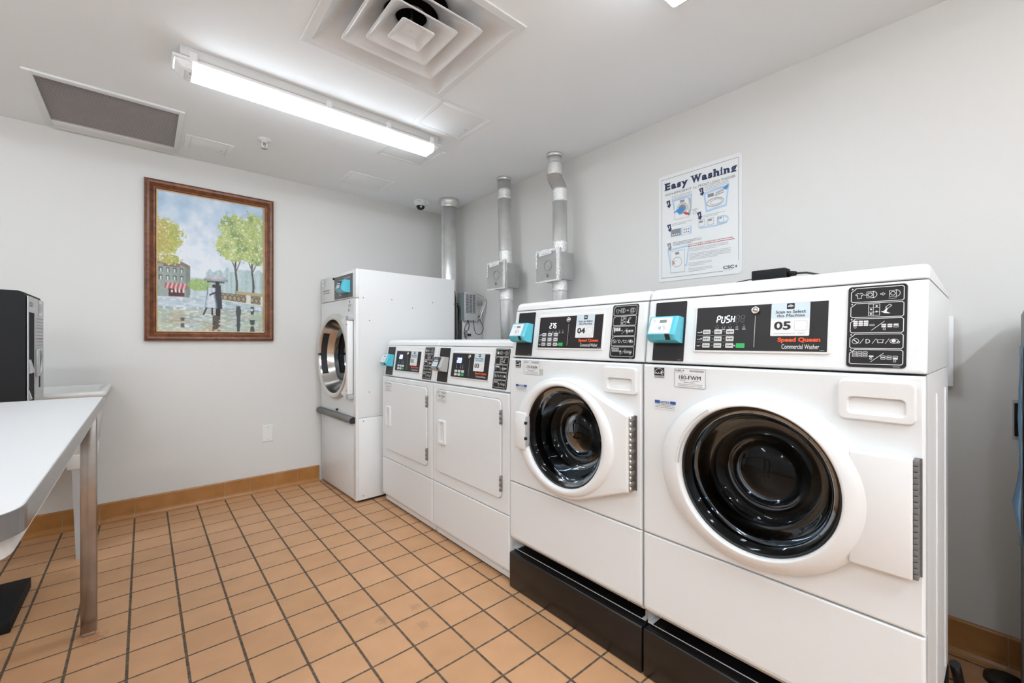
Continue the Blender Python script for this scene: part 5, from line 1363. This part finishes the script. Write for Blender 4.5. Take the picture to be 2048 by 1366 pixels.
# power adapter on washer 05
t = thing('power_adapter', 'black power adapter with cord lying on top of washer 05', 'power adapter', (1.372, 0.447, 1.2895))
b = MB(); b.box(-0.022, 0.022, -0.046, 0.042, 0.0, 0.030, M_BLKM, 0.003); b.build('adapter_body', t)
b = MB(); b.tube([(0, -0.046, 0.014), (0, -0.066, 0.013)], [0.009, 0.006], M_BLKM, 10); b.tube([(0, -0.066, 0.013), (0, -0.09, 0.012), (0.02, -0.12, 0.004), (0.08, -0.15, 0.0), (0.14, -0.17, -0.008)], 0.0028, M_RUB, 8); b.build('mains_cord', t)
b = MB(); b.tube([(0, 0.042, 0.010), (0, 0.060, 0.008), (0.004, 0.09, 0.005), (0.03, 0.13, 0.0), (0.10, 0.16, -0.004)], 0.0016, M_RUB, 8); b.build('thin_cord', t)

# ------------------------------------------------------------------ table
t = thing('work_table', 'white-topped table with a chrome leg at the left edge', 'table', (0, 0, 0))
b = MB()
tx0, tx1, ty0, ty1 = -1.02, -0.123, 0.83, 2.405
outl = []
for cx, cy, a0, r in ((tx1 - 0.06, ty0 + 0.06, -90, 0.06), (tx1 - 0.03, ty1 - 0.03, 0, 0.03), (tx0 + 0.03, ty1 - 0.03, 90, 0.03), (tx0 + 0.06, ty0 + 0.06, 180, 0.06)):
    for k in range(9): outl.append((cx + r * math.cos(R(a0 + 90 * k / 8)), cy + r * math.sin(R(a0 + 90 * k / 8))))
cxm, cym = (tx0 + tx1) / 2, (ty0 + ty1) / 2
sh_ = lambda q: [(cxm + (x - cxm) * (1 - q / 0.45), cym + (y - cym) * (1 - q / 0.78)) for x, y in outl]
b.loft([[Vector((x, y, z)) for x, y in sh_(q)] for z, q in ((0.8885, 0.0015), (0.890, 0.003))], M_TABLE, cap1=True, smooth=False)
b.loft([[Vector((x, y, 0.855)) for x, y in sh_(0.001)]] * 2, M_TABLE, cap0=True, smooth=False)
top = b.build('tabletop', t, label='white laminate tabletop')
b = MB(); b.loft([[Vector((x, y, z)) for x, y in sh_(q)] for z, q in ((0.8545, 0.003), (0.8545, -0.0005), (0.8885, -0.0005), (0.8885, 0.0018))], mat('edge_band', (0.27, 0.265, 0.26), 0.22, metal=0.9, bump=0.02, bscale=200), smooth=False); b.build('edge_band', top, label='shiny metal edge band')
b = MB(); b.loft([[Vector((x, y, z)) for x, y in sh_(q)] for z, q in ((0.8546, 0.040), (0.822, 0.040), (0.822, 0.014), (0.8546, 0.014))], M_LGREY, smooth=False)
b.build('apron', t)
for x, y in ((-0.158, 2.285), (-0.93, 2.285), (-0.34, 0.93), (-0.93, 0.93)):
    b = MB(); b.box(x - 0.0225, x + 0.0225, y - 0.0225, y + 0.0225, 0.012, 0.8546, M_LEG, 0.003); l = b.build('leg', t, label='square chrome leg')
    b = MB(); b.box(x - 0.018, x + 0.018, y - 0.018, y + 0.018, 0.0, 0.014, M_STEEL, 0.002); b.build('foot_glide', l)

# ------------------------------------------------------------------ payment kiosk on its stand
t = thing('payment_kiosk', 'black and silver payment kiosk standing behind the table', 'kiosk', (-0.37, 2.67, 0))
b = MB()
kz0, kz1, dp, wk = 0.78, 1.325, 0.30, 0.37
prof = [(0.0, kz0), (0.0, kz1 - 0.022), (-0.006, kz1 - 0.006), (-0.022, kz1), (-dp, kz1), (-dp, kz0)]
b.loft([[Vector((x - 0.003, y, z)) for x, z in prof] for y in (0.0, 0.004, wk - 0.004, wk)], M_BLKM, cap0=True, cap1=True, smooth=False); b.build('case', t, label='matte black case')
b = MB(); FK = lambda off: lambda u, v: Vector((off, u, v))
def frame_face(x, outer, holes, m):
    """flat face with rectangular holes, as strips"""
    us = sorted({outer[0], outer[1], *[h[0] for h in holes], *[h[1] for h in holes]}); vs2 = sorted({outer[2], outer[3], *[h[2] for h in holes], *[h[3] for h in holes]})
    for u0, u1 in zip(us, us[1:]):
        for v0, v1 in zip(vs2, vs2[1:]):
            if any(h[0] <= (u0 + u1) / 2 <= h[1] and h[2] <= (v0 + v1) / 2 <= h[3] for h in holes): continue
            b.box(x - 0.003, x, u0, u1, v0, v1, m)
holes = [(0.020, 0.155, 0.850, 1.238), (0.245, 0.300, 0.90, 1.045)]
frame_face(0.0035, (0.004, wk - 0.004, kz0 + 0.01, kz1 - 0.02), holes, M_SILV)
face_ = b.build('front_plate', t, label='silver front plate')
b = MB(); b.box(-0.0028, 0.0005, 0.020, 0.155, 0.850, 1.238, M_VOID); b.box(-0.0028, 0.0005, 0.247, 0.298, 0.902, 1.043, M_VOID)
b.loft([[Vector((x, y, z)) for x, z in ((0.001, 1.035), (0.012, 0.985), (0.012, 0.980), (0.001, 0.975))] for y in (0.026, 0.085)], M_SILV, cap0=True, cap1=True, smooth=False)
b.loft([[Vector((x, y, z)) for x, z in ((0.001, 0.905), (0.010, 0.868), (0.001, 0.862))] for y in (0.026, 0.050)], M_SILV, cap0=True, cap1=True, smooth=False)
b.build('recess', face_, label='black recess with silver trays')
b = MB(); b.tube([(0.004, 0.215, 1.078), (0.010, 0.235, 1.072), (0.012, 0.252, 1.05), (0.010, 0.262, 1.015), (0.009, 0.245, 0.975), (0.006, 0.225, 0.962)], 0.005, M_SILV, 8)
b.box(0.003, 0.012, 0.165, 0.215, 0.955, 1.078, M_SILV, 0.003); b.build('note_slot', face_, label='silver note slot')
b = MB(); b.rect(0.235, 0.315, 1.232, 1.300, FK(0.0045), M_PAPER); b.rect(0.245, 0.280, 1.245, 1.285, FK(0.005), M_INKL); b.rect(0.29, 0.305, 1.25, 1.29, FK(0.005), M_INKL); b.build('paper_notice', face_, label='small white paper notice')
b = MB(); csc_mark(b, 0.030, 0.105, 1.262, 1.282, FK(0.0045), M_INKG)
for i in range(9): words(b, 0.178, 0.345, 1.215 - i * 0.015, 0.003, FK(0.0045), M_RED if i in (7,) else M_INKG, seed=i)
for z in (1.175, 1.122, 1.085): b.rect(0.175, 0.345, z, z + 0.0015, FK(0.0048), M_INKG)
b.build('instruction_print', face_)
b = MB(); b.box(-0.24, -0.14, 0.13, 0.23, 0.05, kz0, M_BLKM, 0.004); b.build('column', t)
b = MB(); b.box(-0.36, -0.016, -0.185, 0.215, 0.0, 0.048, M_BLKM, 0.004); b.build('base_slab', t, label='black base slab')

# ------------------------------------------------------------------ utility sink
t = thing('utility_sink', 'white freestanding utility sink against the back wall behind the table', 'sink', (-0.42, 3.335, 0))
b = MB()
def rc(hx, hy, z, r): return [Vector((u, v, z)) for u, v in rr(-hx, hx, -hy, hy, r, 5)]
b.loft([rc(0.262, 0.258, 0.825, 0.02), rc(0.270, 0.268, 0.824, 0.02), rc(0.272, 0.270, 0.850, 0.02), rc(0.268, 0.266, 0.854, 0.02), rc(0.245, 0.243, 0.854, 0.03), rc(0.238, 0.236, 0.846, 0.03), rc(0.215, 0.212, 0.56, 0.05), rc(0.19, 0.19, 0.545, 0.05)], M_SINK, cap1=True)
b.loft([rc(0.252, 0.248, 0.830, 0.03), rc(0.236, 0.230, 0.70, 0.04), rc(0.222, 0.216, 0.545, 0.05), rc(0.19, 0.19, 0.515, 0.06), rc(0.05, 0.05, 0.505, 0.03)], M_SINK, cap1=True)
b.build('basin', t)
for sx, sy in ((1, -1), (1, 1), (-1, -1), (-1, 1)):
    b = MB()
    # pressed steel leg: wide at the bracket, narrow at the foot
    X0, Y0 = sx * 0.215, sy * 0.21
    top_ = [(X0, Y0), (X0 - sx * 0.075, Y0), (X0 - sx * 0.075, Y0 - sy * 0.004), (X0 - sx * 0.004, Y0 - sy * 0.004), (X0 - sx * 0.004, Y0 - sy * 0.06), (X0, Y0 - sy * 0.06)]
    fx_, fy_ = X0 - sx * 0.030, Y0 + sy * 0.02
    bot_ = [(fx_, fy_), (fx_ - sx * 0.028, fy_), (fx_ - sx * 0.028, fy_ - sy * 0.003), (fx_ - sx * 0.003, fy_ - sy * 0.003), (fx_ - sx * 0.003, fy_ - sy * 0.028), (fx_, fy_ - sy * 0.028)]
    b.loft([[Vector((x, y, 0.0)) for x, y in bot_], [Vector((x, y, 0.47)) for x, y in top_]], M_SILV, cap0=True, cap1=True, smooth=False)
    l = b.build('leg', t, label='tapered sheet-metal leg')
    b = MB(); b.box(X0 + sx * 0.006, X0 - sx * 0.095, Y0 + sy * 0.006, Y0 - sy * 0.07, 0.455, 0.530, M_SINK, 0.006); b.build('leg_socket', l)

# ------------------------------------------------------------------ right edge: locker with a blue cloth, floor drain
t = thing('metal_locker', 'dark grey metal locker whose edge shows at the right border of the photo', 'locker', (1.955, -0.2935, 0))
b = MB(); b.box(-0.205, 0.205, -0.262, 0.262, 0.03, 1.202, M_LOCKER, 0.004); b.build('cabinet', t)
b = MB(); b.box(-0.213, -0.206, -0.255, 0.255, 0.06, 1.19, M_LOCKER, 0.002); d_ = b.build('door', t)
b = MB(); b.box(-0.228, -0.213, -0.22, -0.20, 0.62, 0.72, M_STEEL, 0.003); b.build('handle', d_)
b = MB(); b.box(-0.18, 0.18, -0.24, 0.24, 0.0, 0.031, M_RUB); b.build('feet', t)
b = MB(); rnd = random.Random(5); rings = []
for i in range(15):
    z = 1.10 - 0.54 * i / 14; k = math.sin(math.pi * i / 14)
    wv = (0.003 + 0.004 * max(0, math.sin(i * 0.55 - 1.0)) * k + {10: 0.006, 11: 0.013, 12: 0.008}.get(i, 0))
    rings.append([Vector((-0.15 + 0.10 * math.cos(R(a)) * (0.5 + 0.5 * k), 0.262 + 0.004 + (wv * (0.5 + 0.5 * math.sin(R(a))) + rnd.uniform(-0.001, 0.001)), z)) for a in range(0, 360, 30)])
b.loft(rings, M_RAG, cap0=True, cap1=True); o = b.build('hanging_cloth'); o.location = (1.955, -0.2935, 0)
tag(o, 'blue cloth hanging against the side of the grey locker', 'cloth')
b = MB(); b.lathe((0, 0, 0), (0, 0, 1), [(0.0, 0.022), (0.035, 0.022), (0.05, 0.014), (0.052, 0.0)], M_RUB, 28); b.lathe((0, 0, 0), (0, 0, 1), [(0.0, 0.0), (0.052, 0.0)], M_RUB, 28)
o = b.build('rubber_cap'); o.location = (2.12, -0.0, 0.0); tag(o, 'round black cap on the floor by the right wall', 'cap')
b = MB(); b.tube([(0.0, 0.0, 0.15), (0.02, -0.004, 0.11), (0.05, -0.008, 0.06), (0.055, -0.01, 0.03), (0.02, -0.02, 0.016), (-0.08, -0.02, 0.014), (-0.28, -0.018, 0.014)], 0.013, M_RUB, 10); o = b.build('drain_hose'); o.location = (1.835, 0.10, 0.0)
tag(o, 'black drain hose at the rear foot of washer 05', 'hose')
